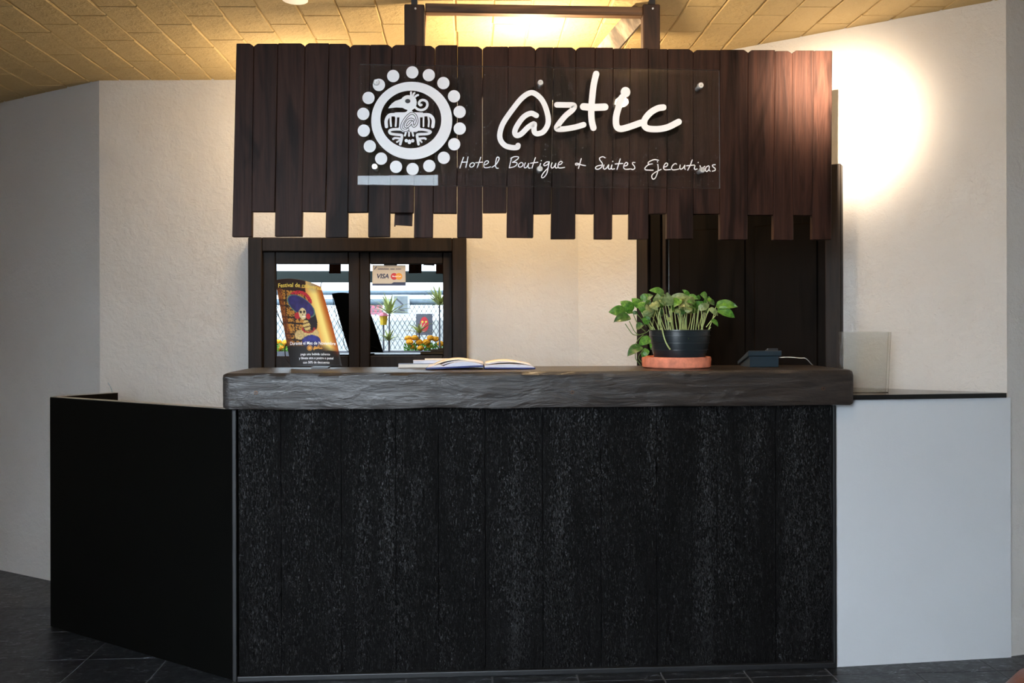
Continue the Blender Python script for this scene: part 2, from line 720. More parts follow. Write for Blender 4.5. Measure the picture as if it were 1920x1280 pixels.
bm = N()
xa = XR - 0.01
prism(bm, [Vector((xa, -0.020, PZ)), Vector((2.19, 0.040, PZ)), Vector((2.19, rw_y(2.19) - 0.001, PZ)), Vector((xa, rw_y(xa) - 0.001, PZ))], (0, 0, 0.019))
tag(obj('wall_shelf', bm, 'shelf_black'), 'thin glossy black shelf slab on the low white wall', 'shelf')

# ------------------------------------------------------------------ door in the right wall


def rw(px, py, out=0.0):
    return hit(px, py, C0 + rn * out, rn)


def rs(px):
    return (rw(px, 600) - C0).dot(rd)


def rw_box(bm, s0, s1, n0, n1, z0, z1):
    q = [C0 + rd * s + rn * n0 + Vector((0, 0, z)) for s, z in ((s0, z0), (s1, z0), (s1, z1), (s0, z1))]
    return prism(bm, q, rn * (n1 - n0))


sa, sb = rs(1200), rs(1581)
zt = rw(1572, 310).z
wj = rs(1222) - sa
dr = thing('door_1', C0 + rd * (sa + sb) / 2, 'dark brown wooden door and frame behind the plant', kind='structure')
for nm, a, b, n1, z0, z1, mt in (
        ('door_casing', sa, rs(1221), 0.045, 0, zt, 'frame_wood'), ('door_casing', rs(1551), sb, 0.045, 0, zt, 'frame_wood'),
        ('door_header', rs(1221), rs(1551), 0.045, zt - 0.10, zt, 'frame_wood'),
        ('door_stop', rs(1224), rs(1243), 0.030, 0, zt - 0.10, 'door_wood'), ('door_stop', rs(1247), rs(1254), 0.036, 0, zt - 0.10, 'frame_wood'),
        ('door_leaf', rs(1256), rs(1551), 0.012, 0.01, zt - 0.10, 'door_wood')):
    bm = N()
    rw_box(bm, a, b, -0.03, n1, z0, z1)
    obj(nm, bevel(bm, 0.003, 1), mt, dr)
# raised fields of the door leaf
for a, b, z0, z1 in ((1275, 1400, 0.25, 0.95), (1415, 1535, 0.25, 0.95), (1275, 1400, 1.1, zt - 0.25), (1415, 1535, 1.1, zt - 0.25)):
    bm = N()
    rw_box(bm, rs(a), rs(b), 0.0, 0.018, z0, z1)
    obj('door_panel', bevel(bm, 0.006, 1), 'door_wood', dr)
bm = N()
ball(bm, C0 + rd * (rs(1270)) + rn * 0.06 + Vector((0, 0, 1.0)), 0.028)
obj('door_knob', bm, 'dark_metal', dr, True)

# ------------------------------------------------------------------ window in the back wall
wi = thing('window_1', hy(670, 600, YB), 'dark framed two-sash window reflecting the bright patio', kind='structure')
YC = YB - 0.05


def wbox(bm, px0, px1, z0, z1, y0, y1):
    a, b = hy(px0, 560, y0), hy(px1, 560, y0)
    return box(bm, a.x, b.x, y0, y1, z0, z1)


def wz(py, y=YC, px=670):
    return hy(px, py, y).z


ZT, ZI = wz(446), wz(472)
ZBOT = 0.98
for nm, a, b, z0, z1 in (('window_casing', 465, 491, ZBOT, ZT), ('window_casing', 848, 875, ZBOT, ZT), ('window_header', 491, 848, ZI, ZT), ('window_sill', 491, 848, ZBOT, ZBOT + 0.03)):
    bm = N()
    wbox(bm, a, b, z0, z1, YC - 0.02, YB + 0.02)
    obj(nm, bevel(bm, 0.004, 1), 'frame_wood', wi)
YP = YB - 0.012                                       # glass plane
for a, b, pa, pb in ((491, 674, 516, 653), (674, 848, 693, 830)):
    zpt, zpb = wz(495, YP), wz(667, YP)
    sash = None
    for (q0, q1, z0, z1) in ((a, pa, ZBOT + 0.03, ZI), (pb, b, ZBOT + 0.03, ZI), (pa, pb, zpt, ZI), (pa, pb, ZBOT + 0.03, zpb)):
        bm2 = N()
        wbox(bm2, q0 + 0.6, q1 - 0.2, z0, z1, YP - 0.022, YB)
        o = obj('sash_rail' if sash else 'sash', bevel(bm2, 0.003, 1), 'frame_wood', sash or wi)
        if sash is None:
            sash = o
            sash['_o'] = (0, 0, 0)
            o.matrix_parent_inverse = Matrix.Translation(wi['_o']).inverted()
        else:
            o.matrix_parent_inverse = Matrix.Identity(4)
    bm = N()
    wbox(bm, pa - 1, pb + 1, zpb - 0.005, zpt + 0.005, YP, YP + 0.006)
    o = obj('pane', bm, 'pane', sash)
    o.matrix_parent_inverse = Matrix.Identity(4)

# card-payment plaque on the glass
pf = lambda u, v, e=0.0: hy(u, v, YP - 0.008 - e)
pl = thing('payment_sign', pf(729, 516), 'small grey VISA card sign stuck on the window glass', 'sign')
bm = N()
prism(bm, [pf(698.5, 497), pf(760, 497), pf(760.5, 535), pf(698, 535)], (0, 0.005, 0))
obj('card', bm, 'plaque', pl)
bm = N()
bm.faces.new([bm.verts.new(pf(u, v, 0.0006)) for u, v in ((698, 535), (698, 531.5), (734, 531.5), (738, 529), (760.5, 529), (760.5, 535))])
obj('navy_band', bm, 'navy', pl)
bm = N()
text_bm(bm, 'VISA', 707, 729, 521.5, 8.2, lambda u, v: pf(u, v, 0.0008), shear=0.25, bold=0.03)
obj('visa_lettering', bm, 'navy', pl)
for cx, mt, e in ((739, 'red_print', 0.0007), (748, 'orange_print', 0.0009)):
    bm = N()
    disc(bm, cx, 518.0, 6.4, 6.4, lambda u, v: pf(u, v, e))
    obj('logo_circle', bm, mt, pl)
bm = N()
text_bm(bm, 'MasterCard', 735.5, 752, 519.0, 2.6, lambda u, v: pf(u, v, 0.0012), bold=0.02)
obj('logo_lettering', bm, 'vinyl', pl)
bm = N()
ribbon(bm, [(702, 505), (704, 502), (706, 500)], 1.4, lambda u, v: pf(u, v, 0.0008))
for u0, u1, w in ((709, 729, 1.1), (732, 740, 0.7), (742, 752, 0.7)):     # print too small to read in the photograph
    ribbon(bm, [(u0 + (u1 - u0) * i / 12, 504.2 + 0.7 * (-1) ** i) for i in range(13)], w, lambda u, v: pf(u, v, 0.0008), 3)
obj('small_lettering', bm, 'navy', pl)

# ------------------------------------------------------------------ reception counter
ct = thing('reception_counter', ((XL + XR) / 2, 0.15, 0), 'black counter front of rough charred vertical planks', 'counter')
bm = N()
box(bm, XL + 0.01, XR - 0.02, 0.03, 0.34, 0.0, 1.038)
obj('body', bm, 'black_panel', ct)
seams = [447, 527, 640, 742, 822, 910, 1018, 1127, 1232, 1345, 1455, 1561]
for i, (a, b) in enumerate(zip(seams, seams[1:])):
    x0, x1 = hy(a, 1000, 0).x + 0.0012, hy(b, 1000, 0).x - 0.0012
    bm = N()
    nx, nz = 14, 60
    yo = random.uniform(0.0, 0.003)
    g = []
    for r in range(nz + 1):
        row = []
        for c in range(nx + 1):
            X = x0 + (x1 - x0) * c / nx
            Z = 0.012 + (1.040 - 0.012) * r / nz
            d = noise.noise(Vector((X * 26, i * 7.3, Z * 5))) * 0.0022 + noise.noise(Vector((X * 70, i * 3.3, Z * 16))) * 0.0014
            e = 0.0015 if c in (0, nx) else 0.0
            row.append(bm.verts.new((X, yo + d + e, Z)))
        g.append(row)
    for r in range(nz):
        for c in range(nx):
            bm.faces.new((g[r][c], g[r][c + 1], g[r + 1][c + 1], g[r + 1][c]))
    bd = [e for e in bm.edges if e.is_boundary]
    ex = bmesh.ops.extrude_edge_only(bm, edges=bd)
    for v in ex['geom']:
        if isinstance(v, bmesh.types.BMVert):
            v.co.y = 0.032
    obj('plank', bm, 'charred', ct, True)
for a, b in ((435, 443), (1562.5, 1569)):
    bm = N()
    box(bm, hy(a, 1000, -0.012).x, hy(b, 1000, -0.012).x, -0.012, 0.06, 0.0, 1.041)
    obj('side_trim', bevel(bm, 0.004, 2), 'trim_black', ct)
bm = N()
box(bm, XL + 0.005, XR - 0.008, -0.014, 0.03, 0.0, 0.022)
obj('base_trim', bevel(bm, 0.004, 2), 'trim_black', ct)

# hewn timber worktop
TZ0, TZ1 = 1.046, 1.185
YT0, YT1 = -0.055, 0.345
bx0, bx1 = hy(417, 730, YT0).x, hy(1601, 720, YT0).x
bm = N()
nx, nz, ny = 180, 10, 8
prof = [(YT1, TZ0)]
prof = []
for k in range(nz + 1):
    prof.append((YT0, TZ0 + (TZ1 - TZ0) * k / nz))
for k in range(1, ny + 1):
    prof.append((YT0 + (YT1 - YT0) * k / ny, TZ1))
prof.append((YT1, TZ0))
for k in range(1, 4):
    prof.append((YT1 + (YT0 - YT1) * k / 4, TZ0))
rows = []
for i in range(nx + 1):
    X = bx0 + (bx1 - bx0) * i / nx
    row = []
    for j, (Y, Z) in enumerate(prof):
        p = Vector((X, Y, Z))
        if abs(Y - YT0) < 1e-6:
            am = 0.0035 * (1.0 if X < 0.7 else max(0.35, 1 - (X - 0.7) * 0.9))
            p.y += am * (noise.noise(Vector((X * 7, 0, Z * 60))) + 0.5 * noise.noise(Vector((X * 22, 3, Z * 110))))
            if Z < TZ0 + 0.01:
                p.z += 0.005 * noise.noise(Vector((X * 4, 9, 1)))
                p.y += 0.004
            if Z > TZ1 - 0.005:
                p.y += 0.008
                p.z -= 0.002
        if i in (0, nx):
            cy, cz = (YT0 + YT1) / 2, (TZ0 + TZ1) / 2
            p.y += 0.006 * (1 if p.y < cy else -1)
            p.z += 0.006 * (1 if p.z < cz else -1)
        row.append(bm.verts.new(p))
    rows.append(row)
m = len(prof)
for i in range(nx):
    for j in range(m):
        bm.faces.new((rows[i][j], rows[i + 1][j], rows[i + 1][(j + 1) % m], rows[i][(j + 1) % m]))
bm.faces.new(rows[0])
bm.faces.new(list(reversed(rows[-1])))
wt = obj('timber_worktop', bm, 'beam', None, True)
tag(wt, 'thick hewn dark timber beam forming the counter top', 'worktop')
wt['_o'] = (0, 0, 0)
# plugged screw holes
for px, py in ((480, 736), (1073, 735), (1543, 728)):
    c = hy(px, py, YT0)
    bm = N()
    r0 = bmesh.ops.create_cone(bm, cap_ends=True, segments=14, radius1=0.007, radius2=0.007, depth=0.008,
                               matrix=Matrix.Translation(c) @ Matrix.Rotation(PI / 2, 4, 'X'))
    o = obj('screw_plug', bm, 'rust', wt)
    bm = N()
    bmesh.ops.create_cone(bm, cap_ends=True, segments=12, radius1=0.004, radius2=0.004, depth=0.010,
                          matrix=Matrix.Translation(c) @ Matrix.Rotation(PI / 2, 4, 'X'))
    obj('screw_hole', bm, 'socket', o).matrix_parent_inverse = Matrix.Identity(4)

# angled black panel on the left, and its return piece
Q0 = Vector((XL - 0.012, 0.004, 0))
Q1 = Vector((-1.896, 0.655, 0))
qd = (Q1 - Q0).normalized()
qn = Vector((-qd.y, qd.x, 0))
if qn.y < 0:
    qn = -qn
PH = 1.041
sp = thing('side_panel', (Q0 + Q1) / 2, 'tall black panel angled back from the counter end', 'panel')
bm = N()
prism(bm, [Q0, Q1, Q1 + Vector((0, 0, PH)), Q0 + Vector((0, 0, PH))], qn * 0.035)
obj('board', bevel(bm, 0.002, 1), 'black_panel', sp)
bm = N()
prism(bm, [Q0 + qn * 0.003 + Vector((0, 0, PH)), Q1 + qn * 0.003 + Vector((0, 0, PH)), Q1 + qn * 0.033 + Vector((0, 0, PH)), Q0 + qn * 0.033 + Vector((0, 0, PH))], (0, 0, 0.002))
obj('worn_top_edge', bm, 'panel_top', sp)
E1 = Vector((-1.685, 0.885, 0))
ed = (E1 - Q1).normalized()
en = Vector((-ed.y, ed.x, 0))
bm = N()
S1 = Q1 + ed * 0.03
prism(bm, [S1, E1, E1 + Vector((0, 0, PH)), S1 + Vector((0, 0, PH))], en * 0.03)
obj('return_board', bm, 'door_wood', sp)
bm = N()
prism(bm, [S1 + Vector((0, 0, PH)), E1 + Vector((0, 0, PH)), E1 + en * 0.03 + Vector((0, 0, PH)), S1 + en * 0.03 + Vector((0, 0, PH))], (0, 0, 0.002))
obj('worn_top_edge', bm, 'panel_top', sp)
bm = N()
w0 = E1 + en * 0.015 - ed * 0.02 + Vector((0, 0, PH))
tube(bm, [w0, w0 + Vector((-0.006, 0, 0.025)), w0 + Vector((-0.02, 0, 0.05))], 0.0025, 6)
obj('wire_stub', bm, 'wire', sp, True)

# ------------------------------------------------------------------ board sign above the counter
YV = 0.0
TB = [  # left, right at the bottom; long or short
    (435, 472, 1), (472, 515, 0), (515, 566, 1), (566, 610, 0), (610, 652, 1), (652, 690, 0), (690, 731, 1), (731, 776, 0), (776, 812, 1),
    (812, 857, 0), (857, 905, 1), (905, 950, 0), (950, 1000, 1), (1000, 1033, 0), (1033, 1079, 1), (1079, 1114, 0), (1114, 1148, 1),
    (1148, 1179, 0), (1179, 1216, 1), (1216, 1250, 0), (1250, 1300, 1), (1300, 1350, 0), (1350, 1402, 1), (1402, 1450, 0), (1450, 1488, 1),
    (1488, 1523, 0), (1523, 1559, 1)]
TT = [443, 476, 521, 572, 617, 656, 694, 735, 780, 816, 858, 905, 953, 1004, 1038, 1080, 1116, 1150, 1182, 1216, 1252, 1300, 1350, 1403, 1454, 1486, 1527, 1561]
NOTCH = {476, 572, 656, 735, 816, 905, 1004, 1080, 1300, 1403, 1486}
bs = thing('board_sign', (0.25, YV, 1.6), 'dark brown castellated board fascia hanging over the counter', 'sign')
for i, (a, b, lg) in enumerate(TB):
    ta, tb = TT[i], TT[i + 1]
    fr = (ta - 443) / 1118.0
    ytop = 80 + 16 * fr + random.uniform(-1.2, 1.2)
    ybot = (443 + 7 * fr) if lg else (396 + 8 * fr)
    ybot += random.uniform(-1.2, 1.2)
    g0, g1 = 0.12, 0.12
    if b in (905, 812, 776, 857):
        g1 = 0.45
    ca = 5 if ta in NOTCH else 0.8
    cb = 6 if tb in NOTCH else 0.8
    yo = random.uniform(-0.004, 0.004)
    out = [(a + g0, ybot), (b - g1, ybot + random.uniform(-0.6, 0.6)), (tb - g1, ytop + cb * 0.9), (tb - g1 - cb * 1.3, ytop), (ta + g0 + ca * 1.3, ytop), (ta + g0, ytop + ca * 0.9)]
    bm = N()
    prism(bm, [hy(u, v, YV + yo) for u, v in out], (0, 0.026, 0))
    bmesh.ops.bevel(bm, geom=list(bm.edges), offset=0.002, segments=1, affect='EDGES')
    obj('board', bm, 'valance', bs)
# rails holding the boards together behind
for py, h in ((160, 0.07), (330, 0.07)):
    bm = N()
    c0, c1 = hy(480, py, YV + 0.045), hy(1530, py, YV + 0.045)
    box(bm, c0.x, c1.x, YV + 0.0305, YV + 0.06, c0.z - h / 2, c0.z + h / 2)
    obj('back_rail', bm, 'post_wood', bs)
# broken batten end that hangs below the short board
bm = N()
prism(bm, [hy(u, v, 0.034) for u, v in ((741, 385), (774, 385), (772.5, 423), (741, 421), (740.5, 424), (739, 424))], (0, 0.02, 0))
obj('batten_end', bm, 'valance', bs)

# hanger of posts and bars from the ceiling
YH = 0.062
hg = thing('sign_hanger', hy(1000, 60, YH), 'dark wooden posts and rusty bar hanging the board sign', 'hanger')
for a, b in ((758, 796), (1206, 1238)):
    bm = N()
    p, q = hy(a, 60, YH), hy(b, 60, YH)
    zc = ceil_z(p.x) + 0.0
    box(bm, p.x, q.x, YH, YH + 0.05, hy(a, 330, YH).z, hy(a, 7, YH).z)
    obj('post', bevel(bm, 0.004, 1), 'post_wood', hg)
p, q = hy(797, 10, YH), hy(1206, 26, YH)
bm = N()
box(bm, p.x, q.x, YH + 0.005, YH + 0.045, hy(1000, 25, YH).z, hy(1000, 8, YH).z)
obj('crossbar', bevel(bm, 0.003, 1), 'rust', hg)
for a in (777, 1222):
    c = hy(a, 5, YH + 0.02)
    bm = N()
    box(bm, c.x - 0.012, c.x + 0.012, YH + 0.01, YH + 0.04, c.z - 0.01, ceil_z(c.x) + 0.003)
    obj('ceiling_hook', bm, 'dark_metal', hg)
    bm = N()
    s = hy(a + 2, 16, YH - 0.001)
    bmesh.ops.create_cone(bm, cap_ends=True, segments=12, radius1=0.004, radius2=0.004, depth=0.004, matrix=Matrix.Translation(s) @ Matrix.Rotation(PI / 2, 4, 'X'))
    obj('nail', bm, 'vinyl', hg)


def bar(bm, p, q, w, t):
    d = (q - p).normalized()
    a = d.cross(Vector((0, 1, 0))).normalized()
    b = d.cross(a).normalized()
    prism(bm, [p - a * w / 2 - b * t / 2, p + a * w / 2 - b * t / 2, p + a * w / 2 + b * t / 2, p - a * w / 2 + b * t / 2], q - p)
    return bm


bm = N()
bar(bm, hy(1198, 24, 0.13), hy(1120, 115, 0.42), 0.075, 0.04)
obj('brace', bm, 'grey_wood', hg)
bm = N()
bar(bm, hy(795, 24, 0.12), hy(790, 110, 0.30), 0.02, 0.03)
obj('brace', bm, 'rust', hg)

# ------------------------------------------------------------------ acrylic sign
YS = -0.050
sg = thing('acrylic_sign', hy(1010, 350, YS), 'clear acrylic plate with white aztic hotel logo and lettering', 'sign')
bm = N()
prism(bm, [hy(u, v, YS) for u, v in ((670, 346), (1350, 353), (1349, 131), (674, 120))], (0, 0.008, 0))
plate = obj('plate', bm, 'acrylic', sg)
plate.data.materials.append(M['acrylic_edge'])
for p in plate.data.polygons:
    if abs(p.normal.y) < 0.5:
        p.material_index = 1
sf = lambda u, v, e=0.0: hy(u, v, YS - 0.0008 - e)
for u, v in ((706, 155), (1013, 156), (1313, 161), (703, 313), (1012, 317), (1316, 319)):
    c = hy(u, v, YS)
    bm = N()
    R90 = Matrix.Rotation(PI / 2, 4, 'X')
    bmesh.ops.create_cone(bm, cap_ends=True, segments=24, radius1=0.0125, radius2=0.010, depth=0.012, matrix=Matrix.Translation(c + Vector((0, -0.006, 0))) @ R90)
    bmesh.ops.create_cone(bm, cap_ends=True, segments=16, radius1=0.009, radius2=0.009, depth=0.044, matrix=Matrix.Translation(c + Vector((0, 0.026, 0))) @ R90)
    o = obj('standoff', bm, 'chrome', sg)
    bm = N()
    bmesh.ops.create_cone(bm, cap_ends=True, segments=6, radius1=0.004, radius2=0.002, depth=0.003, matrix=Matrix.Translation(c + Vector((0, -0.0135, 0))) @ R90)
    obj('standoff_screw', bm, 'chrome', sg)
# emblem: dots, ring, bird
z2 = lambda u, v: (660 + u / 4.921, 100 + v / 4.921)
for u, v in ((556, 175), (709, 201), (843, 274), (941, 396), (993, 540), (994, 694), (943, 838), (847, 963), (713, 1038), (559, 1067), (406, 1046),
             (269, 971), (164, 857), (109, 713), (104, 558), (152, 411), (248, 291), (380, 209)):
    bm = N()
    disc(bm, *z2(u, v), 11.5, 11.6, sf)
    obj('emblem_dot', bm, 'vinyl', sg)
bm = N()
xo, yo = z2(551, 621)
xi, yi = z2(543, 610)
annulus(bm, xo, yo, 374 / 4.921, 359 / 4.921, xi, yi, 281 / 4.921, 266 / 4.921, sf)
obj('emblem_ring', bm, 'vinyl', sg)
b3 = lambda u, v: sf(720 + u / 9.85, 160 + v / 9.85)
b3d = lambda u, v: sf(720 + u / 9.85, 160 + v / 9.85, 0.0012)
b3e = lambda u, v: sf(720 + u / 9.85, 160 + v / 9.85, 0.0022)
bm = N()


def poly(bm, pts, fn):
    from mathutils.geometry import tessellate_polygon
    vs = [bm.verts.new(fn(*p)) for p in pts]
    for tri in tessellate_polygon([[Vector((p[0], p[1], 0)) for p in pts]]):
        bm.faces.new([vs[i] for i in tri])


poly(bm, [(78, 425), (105, 380), (150, 330), (215, 285), (290, 262), (320, 250), (345, 220), (385, 192), (430, 180), (480, 183), (530, 195), (568, 215),
          (592, 255), (605, 310), (600, 355), (585, 395), (562, 428), (520, 455), (515, 470), (545, 495), (720, 500), (720, 590), (665, 590), (665, 775), (700, 800),
          (600, 860), (350, 860), (240, 800), (275, 775), (285, 590), (200, 590), (200, 500), (380, 497), (415, 485), (438, 455), (390, 440), (340, 413), (230, 408), (130, 418)], b3)
for s, w in ((((500, 185), (497, 150), (500, 126)), 34), (((535, 190), (548, 155), (562, 140)), 36), (((575, 210), (605, 185), (630, 178)), 38),
             (((585, 410), (620, 440), (690, 455), (760, 430), (800, 370), (785, 300), (720, 270), (665, 290), (648, 335), (670, 365), (690, 360)), 46),
             (((690, 545), (820, 545), (880, 580), (910, 640), (910, 700), (900, 762)), 62), (((730, 560), (728, 660), (728, 758)), 32), (((815, 570), (828, 660), (822, 758)), 34),
             (((260, 545), (120, 545), (65, 590), (40, 650), (38, 700), (45, 760)), 62), (((225, 560), (222, 660), (215, 752)), 34), (((120, 570), (122, 660), (130, 752)), 36),
             (((600, 815), (720, 815), (830, 840), (860, 862), (800, 895), (640, 905), (610, 925), (620, 990), (637, 1085)), 48), (((640, 985), (740, 975), (770, 988)), 40),
             (((640, 990), (690, 1040), (695, 1048)), 34),
             (((380, 815), (220, 810), (120, 825), (100, 860), (140, 895), (300, 915), (330, 925), (325, 990), (300, 1085)), 48), (((320, 985), (210, 972), (170, 990)), 40),
             (((320, 995), (255, 1035), (240, 1045)), 34),
             (((405, 850), (398, 890), (385, 925)), 36), (((462, 850), (462, 930)), 36), (((520, 850), (530, 890), (540, 928)), 36)):
    ribbon(bm, s, w, b3)
for u, v, r in ((412, 1020, 32), (530, 1022, 32), (470, 1050, 34), (470, 1025, 26)):
    disc(bm, u, v, r, r, b3, 18)
obj('emblem_bird', bm, 'vinyl', sg)
bm = N()
disc(bm, 438, 290, 49, 40, b3d)
at = [(545, 640), (500, 622), (440, 650), (395, 720), (400, 765), (440, 760), (500, 700), (525, 672), (528, 705), (535, 745), (560, 755), (600, 710), (612, 640), (585, 560), (540, 520),
      (490, 522), (420, 580), (350, 680), (325, 760), (340, 810), (390, 830), (435, 822), (440, 805)]
ribbon(bm, at, 50, b3d, w1=46)
obj('bird_dark_print', bm, 'vinyl_dark', sg)
bm = N()
ribbon(bm, at, 26, b3e, w1=24)
obj('bird_spiral', bm, 'vinyl', sg)
for s, w in ((((160, 850), (240, 855), (360, 875)), 14), (((565, 875), (680, 865), (770, 855)), 14)):
    bm = N()
    ribbon(bm, s, w, b3d)
    obj('leg_slit_print', bm, 'vinyl_dark', sg)
# large handwriting
z3 = lambda u, v: sf(860 + u / 3.692, 100 + v / 3.692)
LET = [
    [([(538, 430), (500, 415), (450, 440), (405, 500), (388, 545), (402, 568), (435, 556), (480, 512), (522, 488), (521, 515), (525, 545), (548, 556), (590, 538), (620, 478), (610, 400),
       (578, 325), (530, 280), (490, 275), (435, 312), (370, 392), (310, 480), (286, 550), (290, 600), (322, 638), (370, 652), (405, 650), (411, 637)], 37)],
    [([(680, 356), (740, 357), (796, 360), (790, 388), (740, 432), (692, 490), (680, 520), (722, 524), (800, 512), (865, 494)], 39)],
    [([(952, 142), (936, 210), (925, 300), (918, 400), (922, 470), (933, 515)], 44), ([(864, 369), (930, 374), (1012, 371)], 50)],
    [([(1130, 305), (1108, 370), (1090, 440), (1092, 500), (1118, 522), (1170, 512), (1262, 480)], 45)],
    [([(1417, 374), (1380, 380), (1330, 408), (1290, 455), (1285, 497), (1312, 520), (1380, 524), (1450, 510), (1523, 474)], 44)]]
for strokes in LET:
    bm = N()
    for s, w in strokes:
        ribbon(bm, s, w, z3, 8)
    if strokes is LET[3]:
        disc(bm, 1155, 268, 34, 36, z3)
    obj('large_letter', bm, 'vinyl', sg)
z5 = lambda u, v: sf(860 + u / 7.68, 270 + v / 7.68)
z6 = lambda u, v: sf(1100 + u / 7.385, 270 + v / 7.385)
W5 = [
    ['hotel', [(70, 190), (45, 260), (18, 345)], [(135, 185), (120, 260), (103, 335)], [(40, 262), (125, 258)],
     [(203, 268), (170, 285), (160, 315), (180, 332), (212, 318), (228, 285), (203, 268)], [(318, 190), (295, 260), (268, 335)], [(245, 268), (345, 260)],
     [(365, 300), (400, 290), (430, 262), (415, 240), (380, 255), (362, 300), (370, 335), (410, 340), (460, 328)],
     [(480, 335), (540, 290), (580, 220), (575, 190), (550, 195), (535, 250), (530, 310), (545, 345), (570, 348)]],
    ['boutique', [(760, 200), (745, 270), (728, 340)], [(750, 205), (800, 182), (860, 185), (850, 215), (790, 255), (775, 263), (830, 265), (840, 290), (800, 325), (730, 342)],
     [(905, 265), (870, 285), (860, 315), (880, 332), (915, 318), (928, 285), (905, 265)], [(960, 270), (942, 320), (955, 343), (985, 325), (1010, 275), (1000, 320), (1010, 345), (1030, 345)],
     [(1105, 195), (1080, 270), (1055, 345)], [(1035, 275), (1140, 262)], [(1190, 236), (1189, 240)], [(1180, 280), (1168, 320), (1172, 340)],
     [(1305, 255), (1260, 260), (1225, 295), (1240, 312), (1285, 290), (1305, 258), (1290, 330), (1270, 420), (1230, 475), (1200, 485), (1195, 460), (1225, 410), (1290, 340)],
     [(1345, 270), (1330, 320), (1345, 345), (1375, 325), (1400, 275), (1390, 325), (1400, 345), (1420, 340)],
     [(1430, 300), (1470, 290), (1492, 262), (1470, 248), (1440, 275), (1430, 320), (1445, 343), (1480, 343), (1525, 335)]],
    ['and_sign', [(1765, 210), (1745, 280), (1725, 350)], [(1825, 310), (1770, 300), (1705, 275), (1682, 285), (1692, 302), (1742, 290)]]]
W6 = [
    ['suites', [(255, 190), (225, 175), (182, 190), (182, 220), (215, 265), (212, 310), (170, 345), (130, 345), (122, 325), (150, 303), (212, 290)],
     [(240, 290), (230, 330), (250, 348), (280, 325), (305, 285), (300, 330), (315, 348), (335, 340)], [(350, 290), (340, 330), (355, 348), (385, 342)], [(362, 238), (361, 242)],
     [(465, 205), (445, 270), (420, 350)], [(395, 275), (500, 268)], [(515, 305), (555, 295), (570, 268), (545, 255), (520, 285), (512, 325), (535, 348), (600, 345)],
     [(668, 255), (640, 255), (635, 275), (660, 305), (665, 335), (640, 352), (615, 345)]],
    ['ejecutivas', [(995, 225), (940, 215), (880, 235), (850, 260), (865, 278), (915, 272), (850, 290), (808, 330), (815, 355), (860, 360), (920, 362)],
     [(985, 282), (990, 330), (985, 380), (955, 460), (925, 485), (905, 470), (905, 430), (950, 390), (1030, 350)], [(980, 243), (981, 247)],
     [(1070, 320), (1110, 305), (1122, 275), (1100, 262), (1075, 290), (1065, 330), (1085, 355), (1160, 352)], [(1245, 280), (1230, 268), (1195, 290), (1175, 330), (1190, 355), (1230, 355), (1275, 345)],
     [(1295, 290), (1290, 330), (1305, 348), (1335, 330), (1360, 290), (1355, 330), (1365, 350)], [(1462, 220), (1435, 290), (1400, 360)], [(1385, 300), (1490, 290)],
     [(1500, 300), (1490, 335), (1500, 350), (1530, 345)], [(1545, 253), (1544, 257)], [(1570, 300), (1590, 345), (1635, 308)],
     [(1690, 300), (1655, 320), (1645, 360), (1665, 380), (1695, 345), (1700, 305), (1695, 350), (1710, 375)], [(1780, 285), (1745, 290), (1745, 310), (1780, 340), (1775, 365), (1740, 375)]]]
for fn, W in ((z5, W5), (z6, W6)):
    for wrd in W:
        bm = N()
        for s in wrd[1:]:
            ribbon(bm, s, 15.5 if wrd[0] == 'and_sign' else 14, fn, 5)
        obj('script_word', bm, 'vinyl', sg)

# ------------------------------------------------------------------ lamps
# spotlight in front of the sign, aimed at the right wall
_P = hy(1163, 192, YS)
_d = ray(1163, 192)
_d.y = -_d.y
SPOT = _P + _d * ((YS + 1.25) / -_d.y)
aim = rw(1568, 238)
ad = (aim - SPOT).normalized()
sl = thing('ceiling_spotlight', (SPOT.x, SPOT.y, ceil_z(SPOT.x)), 'small black ceiling spotlight aimed at the right wall', 'spotlight')
bm = N()
tube(bm, [SPOT - ad * 0.11, SPOT - ad * 0.012], 0.04, 20, 0)
obj('can', bm, 'socket', sl, True)
bm = N()
ball(bm, SPOT - ad * 0.004, 0.028, 16, 10)
obj('bulb', bm, 'bulb', sl, True)
bm = N()
tube(bm, [SPOT - ad * 0.08, Vector((SPOT.x - 0.02, SPOT.y, ceil_z(SPOT.x) - 0.005))], 0.008, 8, 0)
obj('arm', bm, 'socket', sl, True)
ld = bpy.data.lights.new('spot_beam', 'SPOT')
ld.energy = 2100
ld.color = (1.0, 0.80, 0.58)
ld.spot_size = math.radians(160)
ld.spot_blend = 0.6
ld.use_nodes = True                                   # reflector lamp: soft bell-shaped beam around its axis
_t = ld.node_tree
_e = _t.nodes['Emission']
_tc = _t.nodes.new('ShaderNodeTexCoord')
_sx = _t.nodes.new('ShaderNodeSeparateXYZ')
_t.links.new(_tc.outputs['Normal'], _sx.inputs[0])
_ab = _t.nodes.new('ShaderNodeMath')
_ab.operation = 'ABSOLUTE'
_t.links.new(_sx.outputs['Z'], _ab.inputs[0])
_ma = _t.nodes.new('ShaderNodeMath')
_ma.operation = 'MULTIPLY_ADD'
_ma.inputs[1].default_value = 130.0
_ma.inputs[2].default_value = -130.0
_t.links.new(_ab.outputs[0], _ma.inputs[0])
_ex = _t.nodes.new('ShaderNodeMath')
_ex.operation = 'EXPONENT'
_t.links.new(_ma.outputs[0], _ex.inputs[0])
_sp = _t.nodes.new('ShaderNodeMath')
_sp.operation = 'ADD'
_sp.inputs[1].default_value = 0.008                   # stray light around the beam
_t.links.new(_ex.outputs[0], _sp.inputs[0])
_t.links.new(_sp.outputs[0], _e.inputs['Strength'])
ld.shadow_soft_size = 0.022
lo = bpy.data.objects.new('spot_beam', ld)
